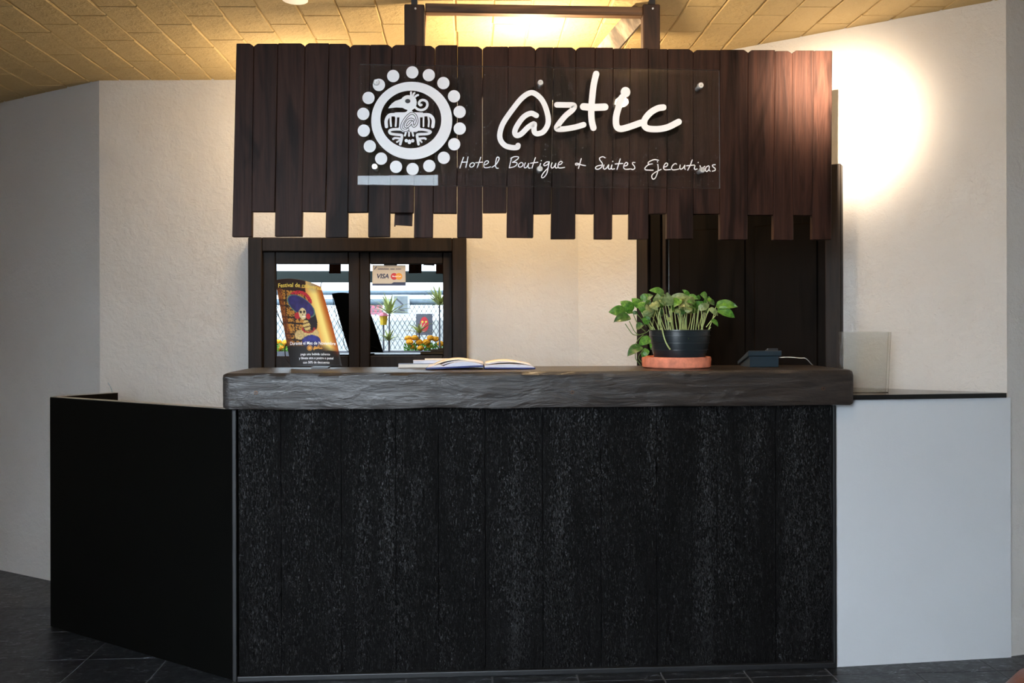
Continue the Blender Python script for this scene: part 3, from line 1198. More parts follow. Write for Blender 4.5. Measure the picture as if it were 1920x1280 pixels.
COL.objects.link(lo)
lo.matrix_world = Matrix.Translation(SPOT + ad * 0.035) @ ad.to_track_quat('-Z', 'Y').to_matrix().to_4x4()

# bare bulbs behind the boards
for k, (px, py, y, e, lab) in enumerate(((1000, 160, 0.30, 27, 'bare warm bulb behind the middle of the board sign'),
                                         (566, 235, 0.74, 5.0, 'bare warm bulb behind the left end of the board sign'))):
    c = hy(px, py, y)
    lp = thing('bulb_lamp', (c.x, 0.06, c.z), lab, 'lamp', 'bulbs behind the board sign')
    bm = N()
    ball(bm, c, 0.03, 14, 10, (1, 1.15, 1))
    obj('bulb', bm, 'bulb', lp, True)
    bm = N()
    tube(bm, [c + Vector((0, -0.03, 0)), c + Vector((0, -0.085, 0))], 0.02, 14, 0)
    obj('socket', bm, 'socket', lp, True)
    bm = N()
    tube(bm, [c + Vector((0, -0.08, 0)), Vector((c.x, 0.032, c.z))], 0.007, 8, 0)
    obj('arm', bm, 'socket', lp, True)
    ld = bpy.data.lights.new('bulb_light', 'POINT')
    ld.energy = e
    ld.color = WARM
    ld.shadow_soft_size = 0.04
    lo = bpy.data.objects.new('bulb_light', ld)
    COL.objects.link(lo)
    lo.location = c + Vector((0, 0.075, 0))

# ------------------------------------------------------------------ poster stand
YQ = 0.27
pn = Vector((0.0, -1.0, 0.30)).normalized()
pz0 = Vector((hy(560, 688, YQ).x, YQ, TZ1))


def pst(U, V, e=0.0):
    px, py = 500 + U / 6.4, 500 + V / 6.4
    p = hit(px, py, pz0, pn)
    s = min(1, max(0, (U - 100 - 0.19 * (V - 155)) / 590.0))
    return p + pn * (e + 0.010 * (4 * s * (1 - s) - 0.4))


def pgrid(s, t):
    le = Vector((100 + 190 * t, 158 + 1040 * t))
    ri = Vector((650 + 255 * t + 12 * 4 * t * (1 - t), 240 + 945 * t))
    p = le.lerp(ri, s)
    p.y -= 42 * 4 * s * (1 - s) * (1 - t)
    return p


def inside_el(U, V, cx, cy, rx, ry, ang=0):
    c, s = math.cos(math.radians(ang)), math.sin(math.radians(ang))
    dx, dy = U - cx, V - cy
    a, b = (dx * c + dy * s) / rx, (-dx * s + dy * c) / ry
    return a * a + b * b


def paint(U, V):
    n = noise.noise(Vector((U / 40, V / 40, 0.3)))
    n2 = noise.noise(Vector((U / 13, V / 13, 2.3)))
    col = Vector((44, 22, 14))
    le = 100 + 0.19 * (V - 155)
    # glow band
    c0 = 545 + (V - 240) * 0.30
    w = 85 + (V - 240) * 0.03
    d = (U - c0) / w
    if V < 1010:
        g = math.exp(-d * d * 0.9)
        col = col.lerp(Vector((214, 112, 30)), min(1, 1.25 * math.exp(-d * d * 0.35)))
        col = col.lerp(Vector((250, 226, 132)), g)
    if V < 330 and U > 420:
        col = col.lerp(Vector((150, 128, 104)), max(0, min(1, (330 - V) / 120)) * max(0, min(1, (U - 430) / 120)))
    if V < 250 and U < 470:
        col = Vector((40, 18, 10))
    # building facade
    if U < 470 + 0.1 * (V - 300) and 255 < V < 950 and U < c0 - 70:
        col = Vector((196, 134, 52)) if n2 > -0.12 else Vector((60, 30, 14))
        r = (V - 250 - 0.12 * (U - 150))
        if int(r / 22) % 9 in (0, 6) or (int(U / 16) % 7 == 0):
            col = Vector((40, 18, 10))
        if U < le + 60:
            col = col.lerp(Vector((120, 52, 20)), 0.6)
    # red feathers
    q = inside_el(U, V, 400, 430, 135, 120, 35)
    if 0.62 < q < 1.25 and V < 470 - 0.1 * (U - 300) and U > 290:
        col = Vector((196, 42, 58)) if n2 > -0.2 else Vector((120, 20, 30))
    # hair and dark veil
    if inside_el(U, V, 545, 640, 62, 140, -12) < 1:
        col = Vector((30, 18, 26))
    # hat
    q = inside_el(U, V, 415, 475, 185, 92, 36)
    if q < 1.12:
        col = Vector((96, 132, 112)) if q > 0.97 else Vector((48, 40, 96)) * (1 + 0.25 * n)
    # face
    if inside_el(U, V, 372, 590, 36, 40) < 1 or inside_el(U, V, 503, 600, 26, 34) < 1:
        col = Vector((186, 34, 46))
    if inside_el(U, V, 432, 562, 44, 62) < 1 or inside_el(U, V, 442, 610, 30, 28) < 1:
        col = Vector((222, 200, 148))
        if inside_el(U, V, 412, 548, 15, 18) < 1 or inside_el(U, V, 452, 546, 15, 18) < 1 or inside_el(U, V, 436, 580, 7, 10) < 1:
            col = Vector((34, 22, 22))
        if 598 < V < 612 and 425 < U < 470:
            col = Vector((245, 240, 225))
    # arms, chest
    if inside_el(U, V, 485, 710, 42, 66, -15) < 1:
        col = Vector((214, 186, 112)) if int((V + 0.3 * U) / 16) % 3 else Vector((96, 60, 34))
    if inside_el(U, V, 400, 820, 60, 58) < 1 or inside_el(U, V, 590, 815, 38, 60) < 1 or inside_el(U, V, 490, 830, 120, 34) < 1:
        col = Vector((206, 176, 116)) * (1 + 0.25 * n2)
    q = inside_el(U, V, 505, 745, 75, 52)
    if 0.6 < q < 1.15 and V > 735:
        col = Vector((168, 36, 34))
    if inside_el(U, V, 540, 900, 112, 78) < 1:
        col = Vector((44, 46, 120)) * (1 + 0.3 * n)
    e = 650 + 255 * (V - 240) / 945 - U
    if e < 85:
        col = col.lerp(Vector((150, 62, 16)), 0.85 * (1 - e / 85))
    # black foot of the print
    k = max(0, min(1, (V - 900 - max(0, U - 640) * 0.45) / 110))
    col = col.lerp(Vector((16, 9, 9)), k)
    if U > 860 and V > 900:
        col = Vector((14, 8, 8))
    return lin((max(0, min(255, col.x)), max(0, min(255, col.y)), max(0, min(255, col.z))))


ps = thing('poster_stand', (pz0.x, YQ, TZ1), 'small festival poster leaning on the left end of the counter', 'poster')
NX, NY = 84, 140
verts, cols, faces = [], [], []
for j in range(NY + 1):
    for i in range(NX + 1):
        U, V = pgrid(i / NX, j / NY)
        verts.append(pst(U, V))
        cols.append(paint(U, V))
for j in range(NY):
    for i in range(NX):
        a = j * (NX + 1) + i
        faces.append((a, a + 1, a + NX + 2, a + NX + 1))
me = bpy.data.meshes.new('poster_sheet')
me.from_pydata(verts, [], faces)
ca = me.color_attributes.new('print', 'FLOAT_COLOR', 'POINT')
for i, c in enumerate(cols):
    ca.data[i].color = (*c, 1)
t = NT('printed_poster')
an = t.n('ShaderNodeAttribute', attribute_name='print')
t.l(an.outputs['Color'], t.b.inputs['Base Color'])
t.b.inputs['Roughness'].default_value = 0.32
sheet = link('sheet', me, t.m, ps, True)
md = sheet.modifiers.new('thickness', 'SOLIDIFY')
md.thickness = 0.001
md.offset = -1
# dark back of the print
bm = N()
g = [[bm.verts.new(pst(*pgrid(i / 20, j / 24), -0.0022)) for i in range(21)] for j in range(25)]
for j in range(24):
    for i in range(20):
        bm.faces.new((g[j][i], g[j][i + 1], g[j + 1][i + 1], g[j + 1][i]))
obj('sheet_back', bm, 'pot', ps, True)
pt = lambda u, v: pst(u, v, 0.0012)
bm = N()
text_bm(bm, 'Festival de calaveras', 138, 655, 248, 48, pt, slope=0.065, bold=0.012, arch=14)
obj('title_print', bm, 'yellow_print', ps)
for txt, u0, u1, vb, h in (('Durante el Mes de Noviembre', 282, 826, 938, 38), ('paga una bebida caliente', 410, 762, 1064, 26),
                           ('y llévate otra o postre o pastel', 390, 800, 1112, 28), ('con 50% de descuento', 440, 756, 1164, 28)):
    bm = N()
    text_bm(bm, txt, u0, u1, vb, h, pt, bold=0.012)
    obj('white_print', bm, 'vinyl', ps)
bm = N()
disc(bm, 520, 978, 20, 20, pt, 16)
for k in range(12):
    a = 2 * PI * k / 12
    disc(bm, 520 + 29 * math.cos(a), 978 + 29 * math.sin(a), 6, 6, pt, 8)
for s in LET:
    for q, w in s:
        ribbon(bm, [(565 + (u - 285) * 0.085, 945 + (v - 142) * 0.11) for u, v in q], 7, pt, 4)
obj('orange_print', bm, 'orange_print', ps)
# springy rods of the stand
tl, tr = pst(104, 165, -0.004), pst(648, 245, -0.004)
bl, br = pst(292, 1185, -0.004), pst(900, 1175, -0.004)
BK = Vector((0, 1, 0))
for P in ([tl, hy(517.5, 575, YQ + 0.07), hy(533, 612, YQ + 0.09), hy(560, 640, YQ + 0.09), br + BK * 0.02 + Vector((-0.01, 0, 0.01))],
          [tr, hy(600, 580, YQ + 0.11), hy(565, 628, YQ + 0.09), hy(537, 645, YQ + 0.05), hy(534.5, 662, YQ + 0.03), hy(538, 675, YQ + 0.02), bl + Vector((0, 0.005, 0.004))]):
    bm = N()
    tube(bm, P, 0.0021, 6)
    obj('rod', bm, 'rod', ps, True)
bm = N()
tube(bm, [tr, tr + Vector((0.0, 0.0, 0.012)), tr + Vector((0.004, 0, 0.022))], 0.0018, 6)
obj('rod_tip', bm, 'rod', ps, True)
bm = N()
p0 = (bl + br) / 2
box(bm, p0.x - 0.02, p0.x + 0.05, YQ - 0.005, YQ + 0.05, TZ1, TZ1 + 0.006)
obj('foot', bm, 'rod', ps)

# ------------------------------------------------------------------ open book and magazines
def book_half(bm, x0, x1, y0, y1, zt, z0):
    """page block whose top follows zt(s), s from spine (0) to fore edge (1)"""
    n = 14
    top, bot = [], []
    for i in range(n + 1):
        s = i / n
        X = x0 + (x1 - x0) * s
        top.append((bm.verts.new((X, y0, zt(s))), bm.verts.new((X, y1, zt(s) * 1.0 + 0.002))))
        bot.append((bm.verts.new((X, y0, z0)), bm.verts.new((X, y1, z0))))
    for i in range(n):
        bm.faces.new((top[i][0], top[i + 1][0], top[i + 1][1], top[i][1]))
        bm.faces.new((bot[i][0], bot[i][1], bot[i + 1][1], bot[i + 1][0]))
        bm.faces.new((top[i][0], bot[i][0], bot[i + 1][0], top[i + 1][0]))
        bm.faces.new((top[i][1], top[i + 1][1], bot[i + 1][1], bot[i][1]))
    bm.faces.new((top[0][0], top[0][1], bot[0][1], bot[0][0]))
    bm.faces.new((top[-1][0], bot[-1][0], bot[-1][1], top[-1][1]))
    return bm


YK0, YK1 = 0.085, 0.285
kx0, kxs, kx1 = hy(798, 690, YK0).x, hy(908, 688, YK0).x, hy(1004, 687, YK0).x
bk = thing('open_book', (kxs, 0.18, TZ1), 'open guest book with navy blue cover lying on the counter', 'book')
bm = N()
box(bm, kx0, kxs - 0.002, YK0, YK1, TZ1 + 0.001, TZ1 + 0.008)
for v in bm.verts:
    if v.co.x > kxs - 0.01:
        v.co.z += 0.010
obj('cover', bevel(bm, 0.0015, 1), 'blue_cover', bk)
bm = N()
box(bm, kxs, kx1, YK0, YK1, TZ1 + 0.001, TZ1 + 0.007)
for v in bm.verts:
    if v.co.x < kxs + 0.01:
        v.co.z += 0.002
obj('cover', bevel(bm, 0.0015, 1), 'blue_cover', bk)
bm = N()
book_half(bm, kxs - 0.004, kx0 + 0.006, YK0 + 0.004, YK1 - 0.004, lambda s: TZ1 + 0.0085 + 0.024 * (math.sin(PI * min(1, s * 1.25 + 0.08)) ** 0.7 if s < 0.72 else 0.85 * ((1 - s) / 0.28) * 0.62 + 0.09), TZ1 + 0.0085)
obj('page_block', bm, 'paper_blue', bk, False)
bm = N()
book_half(bm, kxs + 0.002, kx1 - 0.006, YK0 + 0.004, YK1 - 0.004, lambda s: TZ1 + 0.0075 + 0.011 * math.sin(PI * min(1, s * 0.9 + 0.1)) ** 0.6 + 0.002, TZ1 + 0.0072)
obj('page_block', bm, 'paper_blue', bk, False)
# loose leaves standing up from the two halves
for (sx, ex, hgt, mt, yy) in ((kxs - 0.03, kx0 + 0.03, 0.036, 'paper', 0.02), (kxs - 0.002, kx0 + 0.055, 0.030, 'paper_blue', 0.0), (kxs + 0.006, kx1 - 0.03, 0.026, 'paper', 0.02), (kxs + 0.01, kx1 - 0.012, 0.022, 'paper_blue', 0.0)):
    bm = N()
    n = 16
    rws = []
    for i in range(n + 1):
        s = i / n
        X = sx + (ex - sx) * s
        Z = TZ1 + 0.012 + hgt * 0.75 * math.sin(PI * (s * 0.85 + 0.12)) ** 0.8
        rws.append((bm.verts.new((X, YK0 + 0.03 + yy, Z)), bm.verts.new((X, YK1 - 0.01, Z + 0.003))))
    for i in range(n):
        bm.faces.new((rws[i][0], rws[i + 1][0], rws[i + 1][1], rws[i][1]))
    ob = obj('leaf_page', bm, mt, bk, True)
    md = ob.modifiers.new('thickness', 'SOLIDIFY')
    md.thickness = 0.0012
for k, (a, b, y0, z0, h, mt, lab) in enumerate(((741, 840, 0.14, 0.0, 0.016, 'paper', 'cream bound notebook lowest of the pile beside the book'),
                                                (771, 850, 0.17, 0.0165, 0.013, 'paper_blue', 'grey magazine in the middle of the pile beside the book'),
                                                (794, 848, 0.19, 0.030, 0.006, 'paper', 'pale thin booklet on top of the pile beside the book'))):
    x0, x1 = hy(a, 686, y0).x, hy(b, 686, y0).x
    mg = thing('magazine', ((x0 + x1) / 2, y0 + 0.06, TZ1 + z0), lab, 'magazine', 'papers piled beside the open book')
    xx = min(x1, kx0 - 0.002) if False else x1
    bm = N()
    box(bm, x0, x1, y0 + 0.16, y0 + 0.16 + 0.02, 0, 0.001)
    bm.free()
    bm = N()
    box(bm, x0 + 0.001, x1, YK1 + 0.003, YT1 - 0.004, TZ1 + z0 + 0.0012, TZ1 + z0 + h - 0.0015)
    obj('pages', bm, mt, mg)
    bm = N()
    box(bm, x0, x1, YK1 + 0.002, YT1 - 0.003, TZ1 + z0 + h - 0.0014, TZ1 + z0 + h)
    obj('cover', bm, 'navy' if k == 0 else mt, mg)
    bm = N()
    box(bm, x0, x1, YK1 + 0.002, YT1 - 0.003, TZ1 + z0 + 0.0002, TZ1 + z0 + 0.001)
    obj('back_cover', bm, mt, mg)

# ------------------------------------------------------------------ potted plant
YPL = 0.155
p8 = lambda u, v, y=YPL: hy(1130 + u / 7.111, 530 + v / 7.111, y)
cs = p8(985, 1095)
sau_r = (p8(1432, 1000).x - p8(530, 1000).x) / 2
sx_c = (p8(1432, 1000).x + p8(530, 1000).x) / 2
sz1 = TZ1 + 0.036
bm = N()
lathe(bm, [(0, 0.0), (sau_r * 0.93, 0.0), (sau_r * 0.985, 0.006), (sau_r, 0.038), (sau_r * 0.985, 0.045), (sau_r * 0.96, 0.047), (sau_r * 0.90, 0.044), (sau_r * 0.88, 0.030), (0, 0.028)], (sx_c, YPL, TZ1), 56)
tag(obj('plant_saucer', bm, 'terracotta', None, True), 'round terracotta saucer under the plant pot', 'saucer')
pr = (p8(1428, 700).x - p8(618, 700).x) / 2
pc = (p8(1428, 700).x + p8(618, 700).x) / 2
pzb = TZ1 + 0.0285
pzt = p8(1000, 628, YPL - pr).z
ph = pzt - pzb
pp = thing('potted_plant', (pc, YPL, pzb), 'leafy green pothos in a dark oval bowl on the counter', 'plant')
prof = [(0, 0), (pr * 0.78, 0), (pr * 0.82, ph * 0.06)]
for k in range(1, 12):
    s = k / 12
    rr = pr * (0.80 + 0.17 * math.sin(s * PI / 2))
    prof.append((rr, ph * (0.06 + 0.88 * s)))
    if k in (4, 7, 10):
        prof.append((rr + 0.0026, ph * (0.06 + 0.88 * s) + 0.001))
        prof.append((rr + 0.0026, ph * (0.06 + 0.88 * s) + 0.003))
        prof.append((rr + 0.0004, ph * (0.06 + 0.88 * s) + 0.0038))
prof += [(pr * 0.975, ph * 0.95), (pr, ph * 0.965), (pr, ph), (pr * 0.95, ph), (pr * 0.93, ph * 0.8), (0, ph * 0.8)]
bm = N()
lathe(bm, prof, (pc, YPL, pzb), 56)
obj('pot', bm, 'pot', pp, True)
bm = N()
g = bmesh.ops.create_circle(bm, cap_ends=False, radius=pr * 0.94, segments=40, matrix=Matrix.Translation((pc, YPL, pzb + ph * 0.95)))
bmesh.ops.contextual_create(bm, geom=bm.edges[:])
bmesh.ops.poke(bm, faces=bm.faces[:])
bmesh.ops.subdivide_edges(bm, edges=bm.edges[:], cuts=4, use_grid_fill=True)
for v in bm.verts:
    v.co.z += 0.006 * noise.noise(v.co * 90) + 0.003
obj('soil', bm, 'soil', pp, True)
# shared leaf meshes (base at origin, tip along +X, width along Y, unit length)
leaf_mes = []
for q in range(3):
    bm = N()
    n = 9
    prev = None
    for i in range(n + 1):
        s = i / n
        w = 1.05 * s ** 0.55 * (1 - s) ** 0.85 if 0 < s < 1 else 0.0
        z = 0.16 * math.sin(PI * s * 0.9) * (1.0 + 0.3 * q) - 0.12 * s * s
        bx = -0.06 * math.sin(PI * min(1, s * 3)) if s < 0.33 else 0
        row = [bm.verts.new((s + (bx if e else 0), w * e, z + 0.10 * abs(e) * (1 - 0.5 * q))) for e in (-1, -0.5, 0, 0.5, 1)]
        if prev:
            for a in range(4):
                bm.faces.new((prev[a], prev[a + 1], row[a + 1], row[a]))
        prev = row
    bmesh.ops.remove_doubles(bm, verts=bm.verts, dist=1e-5)
    leaf_mes.append(mesh_of(bm, 'leaf'))
variants = {}
for q, me0 in enumerate(leaf_mes):
    for mt in ('leaf_a', 'leaf_b', 'leaf_c'):
        me = me0.copy()
        me.name = 'leaf'
        me.materials.append(M[mt])
        for p in me.polygons:
            p.use_smooth = True
        variants[(q, mt)] = me


def leaf(base, tip, width, mt, face=None, parent=pp, dy=0.0):
    X = tip - base
    L = X.length
    X = X.normalized()
    nrm = Vector(face or (random.uniform(-.35, .35), -1, random.uniform(0.1, 0.9))).normalized()
    Zv = (nrm - X * nrm.dot(X)).normalized()
    Yv = Zv.cross(X)
    o = bpy.data.objects.new('leaf', variants[(random.randrange(3), mt)])
    COL.objects.link(o)
    m = Matrix((X, Yv, Zv)).transposed().to_4x4()
    o.parent = parent
    o.matrix_parent_inverse = Matrix.Translation(parent['_o']).inverted()
    o.matrix_basis = Matrix.Translation(base) @ m @ Matrix.Diagonal((L, width / 0.8, L * 0.9, 1))
    return o


UV1 = 1 / 7.111 / F * 3.5                              # metres for one unit of the sketch below
LEAVES = [  # base u,v  tip u,v  width  material  dy
    (300, 395, 80, 392, 150, 'leaf_a', 0), (395, 388, 236, 245, 150, 'leaf_a', .02), (358, 462, 148, 522, 140, 'leaf_c', -.03), (490, 330, 388, 205, 120, 'leaf_a', .03),
    (510, 240, 640, 172, 120, 'leaf_a', .04), (820, 150, 620, 98, 100, 'leaf_a', .05), (720, 280, 730, 140, 110, 'leaf_b', .02), (870, 300, 860, 125, 150, 'leaf_b', -.02),
    (690, 270, 800, 160, 90, 'leaf_a', .05), (560, 340, 545, 230, 120, 'leaf_b', .03), (910, 215, 1150, 178, 90, 'leaf_b', .0), (1010, 205, 1120, 330, 190, 'leaf_b', .02),
    (1120, 200, 1190, 340, 160, 'leaf_b', -.01), (1150, 180, 1060, 92, 60, 'leaf_a', .05), (1140, 190, 1270, 220, 90, 'leaf_a', .04), (1230, 330, 1340, 250, 120, 'leaf_a', .03),
    (1380, 290, 1420, 180, 90, 'leaf_a', .04), (1400, 240, 1490, 300, 100, 'leaf_c', .02), (1275, 350, 1425, 290, 90, 'leaf_b', -.03), (1510, 320, 1800, 325, 150, 'leaf_a', -.01),
    (1530, 350, 1762, 465, 120, 'leaf_a', -.03), (1420, 340, 1540, 440, 70, 'leaf_b', -.04), (1440, 500, 1540, 582, 80, 'leaf_a', -.05), (960, 390, 1070, 390, 70, 'leaf_b', -.05),
    (680, 300, 770, 300, 110, 'leaf_b', -.02), (580, 350, 640, 470, 150, 'leaf_b', -.04), (500, 260, 555, 420, 110, 'leaf_a', -.02), (560, 450, 600, 560, 100, 'leaf_a', -.05),
    (900, 330, 960, 260, 140, 'leaf_c', .03), (860, 470, 920, 540, 70, 'leaf_b', -.05), (450, 600, 555, 560, 100, 'leaf_c', -.03), (640, 745, 480, 830, 120, 'leaf_a', -.06),
    (515, 850, 330, 978, 130, 'leaf_c', -.08), (600, 885, 520, 990, 90, 'leaf_a', -.07), (620, 800, 640, 890, 40, 'leaf_a', -.05), (410, 400, 340, 410, 30, 'leaf_a', 0),
    (400, 400, 470, 400, 50, 'leaf_c', 0), (760, 420, 800, 350, 110, 'leaf_c', .05), (1000, 430, 1050, 330, 130, 'leaf_c', .06), (1180, 400, 1220, 320, 120, 'leaf_a', .06),
    (1330, 420, 1420, 380, 110, 'leaf_c', .06), (650, 430, 690, 340, 120, 'leaf_c', .06), (800, 330, 750, 230, 110, 'leaf_a', .05), (1040, 310, 1100, 320, 60, 'leaf_b', -.03)]
for bu, bv, tu, tv, w, mt, dy in LEAVES:
    b, t_ = p8(bu, bv, YPL + dy), p8(tu, tv, YPL + dy - random.uniform(-0.01, 0.03))
    leaf(b, t_, w * UV1 * 1.08, mt)
    if bv < 470 and 480 < bu < 1520:                  # upright stalk down to the soil
        fx = 640 + (bu - 480) / 1040 * 760 + random.uniform(-20, 20)
        f = p8(fx, 600, YPL + dy * 0.8)
        f.z = pzb + ph * 0.93
        bm = N()
        mid = (b + f) / 2 + Vector((random.uniform(-.004, .004), 0, 0))
        tube(bm, [f, mid, b], 0.0021, 6, 4, 0.0014)
        obj('stalk', bm, 'stem', pp, True)
for k in range(14):                                   # more stalks in the clump
    u = random.uniform(650, 1380)
    y = YPL + random.uniform(-0.085, 0.07)
    f = p8(u, 600, y)
    f.z = pzb + ph * 0.93
    b = p8(u + random.uniform(-40, 60), random.uniform(330, 430), y)
    bm = N()
    tube(bm, [f, (f + b) / 2 + Vector((random.uniform(-.006, .006), 0, 0)), b], 0.0020, 6, 4, 0.0014)
    obj('stalk', bm, 'stem', pp, True)
for k in range(38):                                   # smaller leaves filling the clump
    u, v, y = random.uniform(560, 1440), random.uniform(190, 380), YPL + random.uniform(-0.07, 0.08)
    b = p8(u, v, y)
    leaf(b, p8(u + random.uniform(-120, 120), v + random.uniform(-60, 110), y - 0.02), random.uniform(85, 140) * UV1, random.choice(('leaf_a', 'leaf_b', 'leaf_a', 'leaf_c')))
VINES = [[(660, 590), (600, 650), (500, 690), (410, 690), (350, 620), (300, 545)], [(470, 690), (420, 640), (355, 510)], [(570, 650), (490, 580), (430, 470), (405, 400)],
         [(580, 590), (520, 490), (440, 400)], [(545, 690), (470, 760), (438, 830), (460, 850)], [(435, 970), (445, 1020), (495, 1085), (500, 1100)],
         [(790, 600), (810, 700), (850, 810), (900, 890)], [(1100, 640), (1120, 690), (1148, 750)], [(1440, 590), (1410, 640), (1400, 670)], [(1380, 590), (1450, 500), (1510, 430)],
         [(520, 1060), (480, 1010), (490, 960), (540, 900)], [(455, 840), (440, 900), (435, 970)]]
for i, P in enumerate(VINES):
    bm = N()
    d = -0.12 if i in (6, 7) else (-0.09 if i in (4, 5, 10, 11) else -0.04)
    tube(bm, [p8(u, v, YPL + d) for u, v in P], 0.0017 if i not in (6,) else 0.0030, 6)
    obj('vine', bm, 'stem' if i in (6, 8, 9) else 'vine', pp, True)

# ------------------------------------------------------------------ small enamel box, its cable
YX = 0.16
hb = thing('desk_device', hy(1433, 684, YX), 'small wedge-shaped dark teal device beside the potted plant', 'device')
bx = lambda u, v, y=YX: hy(u, v, y)
x0, x1 = bx(1406, 680).x, bx(1460, 680).x
ztop = bx(1430, 667).z
lx0, lx1 = bx(1402, 660).x, bx(1464.5, 660).x
zl = bx(1430, 657, YX - 0.006).z
YE = YX + 0.135


def side(bm, prof, xa, xb):
    return prism(bm, [Vector((xa, y, z)) for y, z in prof], (xb - xa, 0, 0))


bm = N()
side(bm, [(YX, TZ1 + 0.0005), (YX, ztop), (YE - 0.01, TZ1 + 0.008), (YE - 0.01, TZ1 + 0.0005)], x0, x1)
obj('body', bevel(bm, 0.0015, 1), 'teal_box', hb)
bm = N()
side(bm, [(YX - 0.006, ztop), (YX - 0.006, zl), (YE, TZ1 + 0.020), (YE, TZ1 + 0.006)], lx0, lx1)
obj('sloping_top', bevel(bm, 0.002, 1), 'teal_box', hb)
bm = N()
k0, k1 = bx(1439, 654), bx(1460, 654)
side(bm, [(YX + 0.004, zl - 0.004), (YX + 0.004, zl + 0.010), (YX + 0.035, zl - 0.002), (YX + 0.035, zl - 0.016)], k0.x, k1.x)
obj('handle', bevel(bm, 0.004, 2), 'dark_metal', hb)
bm = N()
cpts = [bx(1460, 670, YX + .02), bx(1480, 669.5, YX + .02), bx(1500, 671, YX + .03), bx(1511, 672, YX + .05), bx(1521, 682, YX + .09), bx(1524, 684, YX + .12)]
cpts[-1].z = TZ1 + 0.002
cpts[-2].z = max(cpts[-2].z, TZ1 + 0.004)
tube(bm, cpts, 0.0018, 8)
tag(obj('cable', bm, 'white_cable', None, True), 'thin white cable running from the teal device', 'cable')

# ------------------------------------------------------------------ clear holder on the black shelf
SZ = PZ + 0.019
ho = thing('leaflet_holder', hz(1640, 735, SZ), 'empty clear plastic leaflet holder standing on the black shelf', 'holder')
fb0, fb1 = hz(1590, 738, SZ), hz(1680, 738, SZ)
f0, f1 = Vector((fb0.x, 0.10, SZ)), Vector((fb1.x - 0.001, 0.10, SZ))
t0, t1 = hit(1577, 622, (0, 0.14, 0), (0, 1, 0)), hit(1671, 622, (0, 0.14, 0), (0, 1, 0))
for nm, off in (('front_sheet', 0.0), ('back_sheet', 0.022)):
    bm = N()
    prism(bm, [f0 + Vector((0, off, 0.002)), f1 + Vector((0, off, 0.002)), t1 + Vector((0, off, 0)), t0 + Vector((0, off, 0))], (0, 0.002, 0))
    obj(nm, bm, 'holder', ho)
bm = N()
box(bm, f0.x, f1.x, f0.y, f0.y + 0.08, SZ, SZ + 0.002)
obj('base_sheet', bm, 'holder', ho)

# ------------------------------------------------------------------ brown leather pouffe at the picture's lower right edge
pc0 = hit(2018, 1250, (0, -0.72, 0), (0, 1, 0))
bm = N()
pfh = 0.27
lathe(bm, [(0, 0.03), (0.15, 0.03), (0.185, 0.05), (0.205, 0.11), (0.20, 0.17), (0.165, 0.215), (0.10, 0.23), (0, 0.236)], (pc0.x, -0.72, 0), 40)
po = obj('leather_pouffe', bm, 'leather', None, True)
tag(po, 'rounded brown leather pouffe low in the bottom right corner', 'pouffe')
po['_o'] = (0, 0, 0)
bm = N()
lathe(bm, [(0.165, 0.0), (0.17, 0.0), (0.17, 0.045), (0.165, 0.045), (0.165, 0.0)], (pc0.x, -0.72, 0), 40)
obj('base_ring', bm, 'rod', po, True)
bm = N()
P = [Vector((pc0.x + 0.207 * math.cos(2 * PI * k / 40), -0.72 + 0.207 * math.sin(2 * PI * k / 40), 0.14)) for k in range(41)]
tube(bm, P, 0.004, 6, 0)
obj('seam_piping', bm, 'leather', po, True)

# white patch of a junction plate on the ceiling
c = hy(552, 0, 0.0)
c = hit(553, -6, (0, 0, ceil_z(-0.7) - 0.005), (0, 0, 1))
bm = N()
bmesh.ops.create_cone(bm, cap_ends=True, segments=28, radius1=0.05, radius2=0.042, depth=0.016, matrix=Matrix.Translation((c.x, c.y, ceil_z(c.x) - 0.010)))
tag(obj('junction_plate', bm, 'vinyl'), 'white round cover plate on the tan brick ceiling', 'cover plate')

# ------------------------------------------------------------------ the patio that the window glass reflects


def refl(px, py, Y):
    p = hy(px, py, YP)
    d = ray(px, py)
    d.y = -d.y
    return p + d * ((Y - p.y) / d.y)


bm = N()
box(bm, -14, 10, -24, YF - 0.02, -0.1, -0.01)
tag(obj('ground_patio', bm, 'paving'), 'pale concrete patio in front of the lobby', kind='structure')
bm = N()
box(bm, -14, 10, -16.2, -16, 0, 1.5)
tag(obj('wall_patio', bm, 'concrete'), 'pale wall beyond the patio fence', kind='structure')
YBM = -7.0
a, b = refl(500, 529, YBM), refl(840, 508, YBM)
bm = N()
box(bm, -9, 3, YBM - 0.1, YBM, a.z, b.z)
tag(obj('patio_beam', bm, 'beam_green'), 'dark green beam across the patio mirrored in the window', 'beam')
YFN = -9.5
zr0, zr1, zr2, zr3 = refl(670, 572, YFN).z, refl(670, 560, YFN).z, refl(670, 553, YFN).z, refl(670, 544, YFN).z
zb = refl(670, 655, YFN).z
fn = thing('mesh_fence', (-3, YFN, 0), 'grey steel mesh fence mirrored in the window glass', 'fence')
for z0, z1 in ((zr0, zr1), (zr2, zr3)):
    bm = N()
    tube(bm, [Vector((-8, YFN, (z0 + z1) / 2)), Vector((2, YFN, (z0 + z1) / 2))], (z1 - z0) / 2, 12, 0)
    obj('rail', bm, 'steel_blue', fn, True)
for x in (-8, -5.4, -2.8, -0.2, 2):
    bm = N()
    box(bm, x - 0.03, x + 0.03, YFN - 0.08, YFN - 0.02, 0, zr3)
    obj('post', bm, 'steel_blue', fn)
bm = N()
H = zr0 - zb
sp_ = 0.085
k = 0
x = -8 - H
while x < 2:
    for sgn in (1, -1):
        p = Vector((x if sgn > 0 else x + H * 0.6, YFN, zb))
        q = Vector((x + H * 0.6 if sgn > 0 else x, YFN, zr0))
        bar(bm, p, q, 0.012, 0.008)
    x += sp_
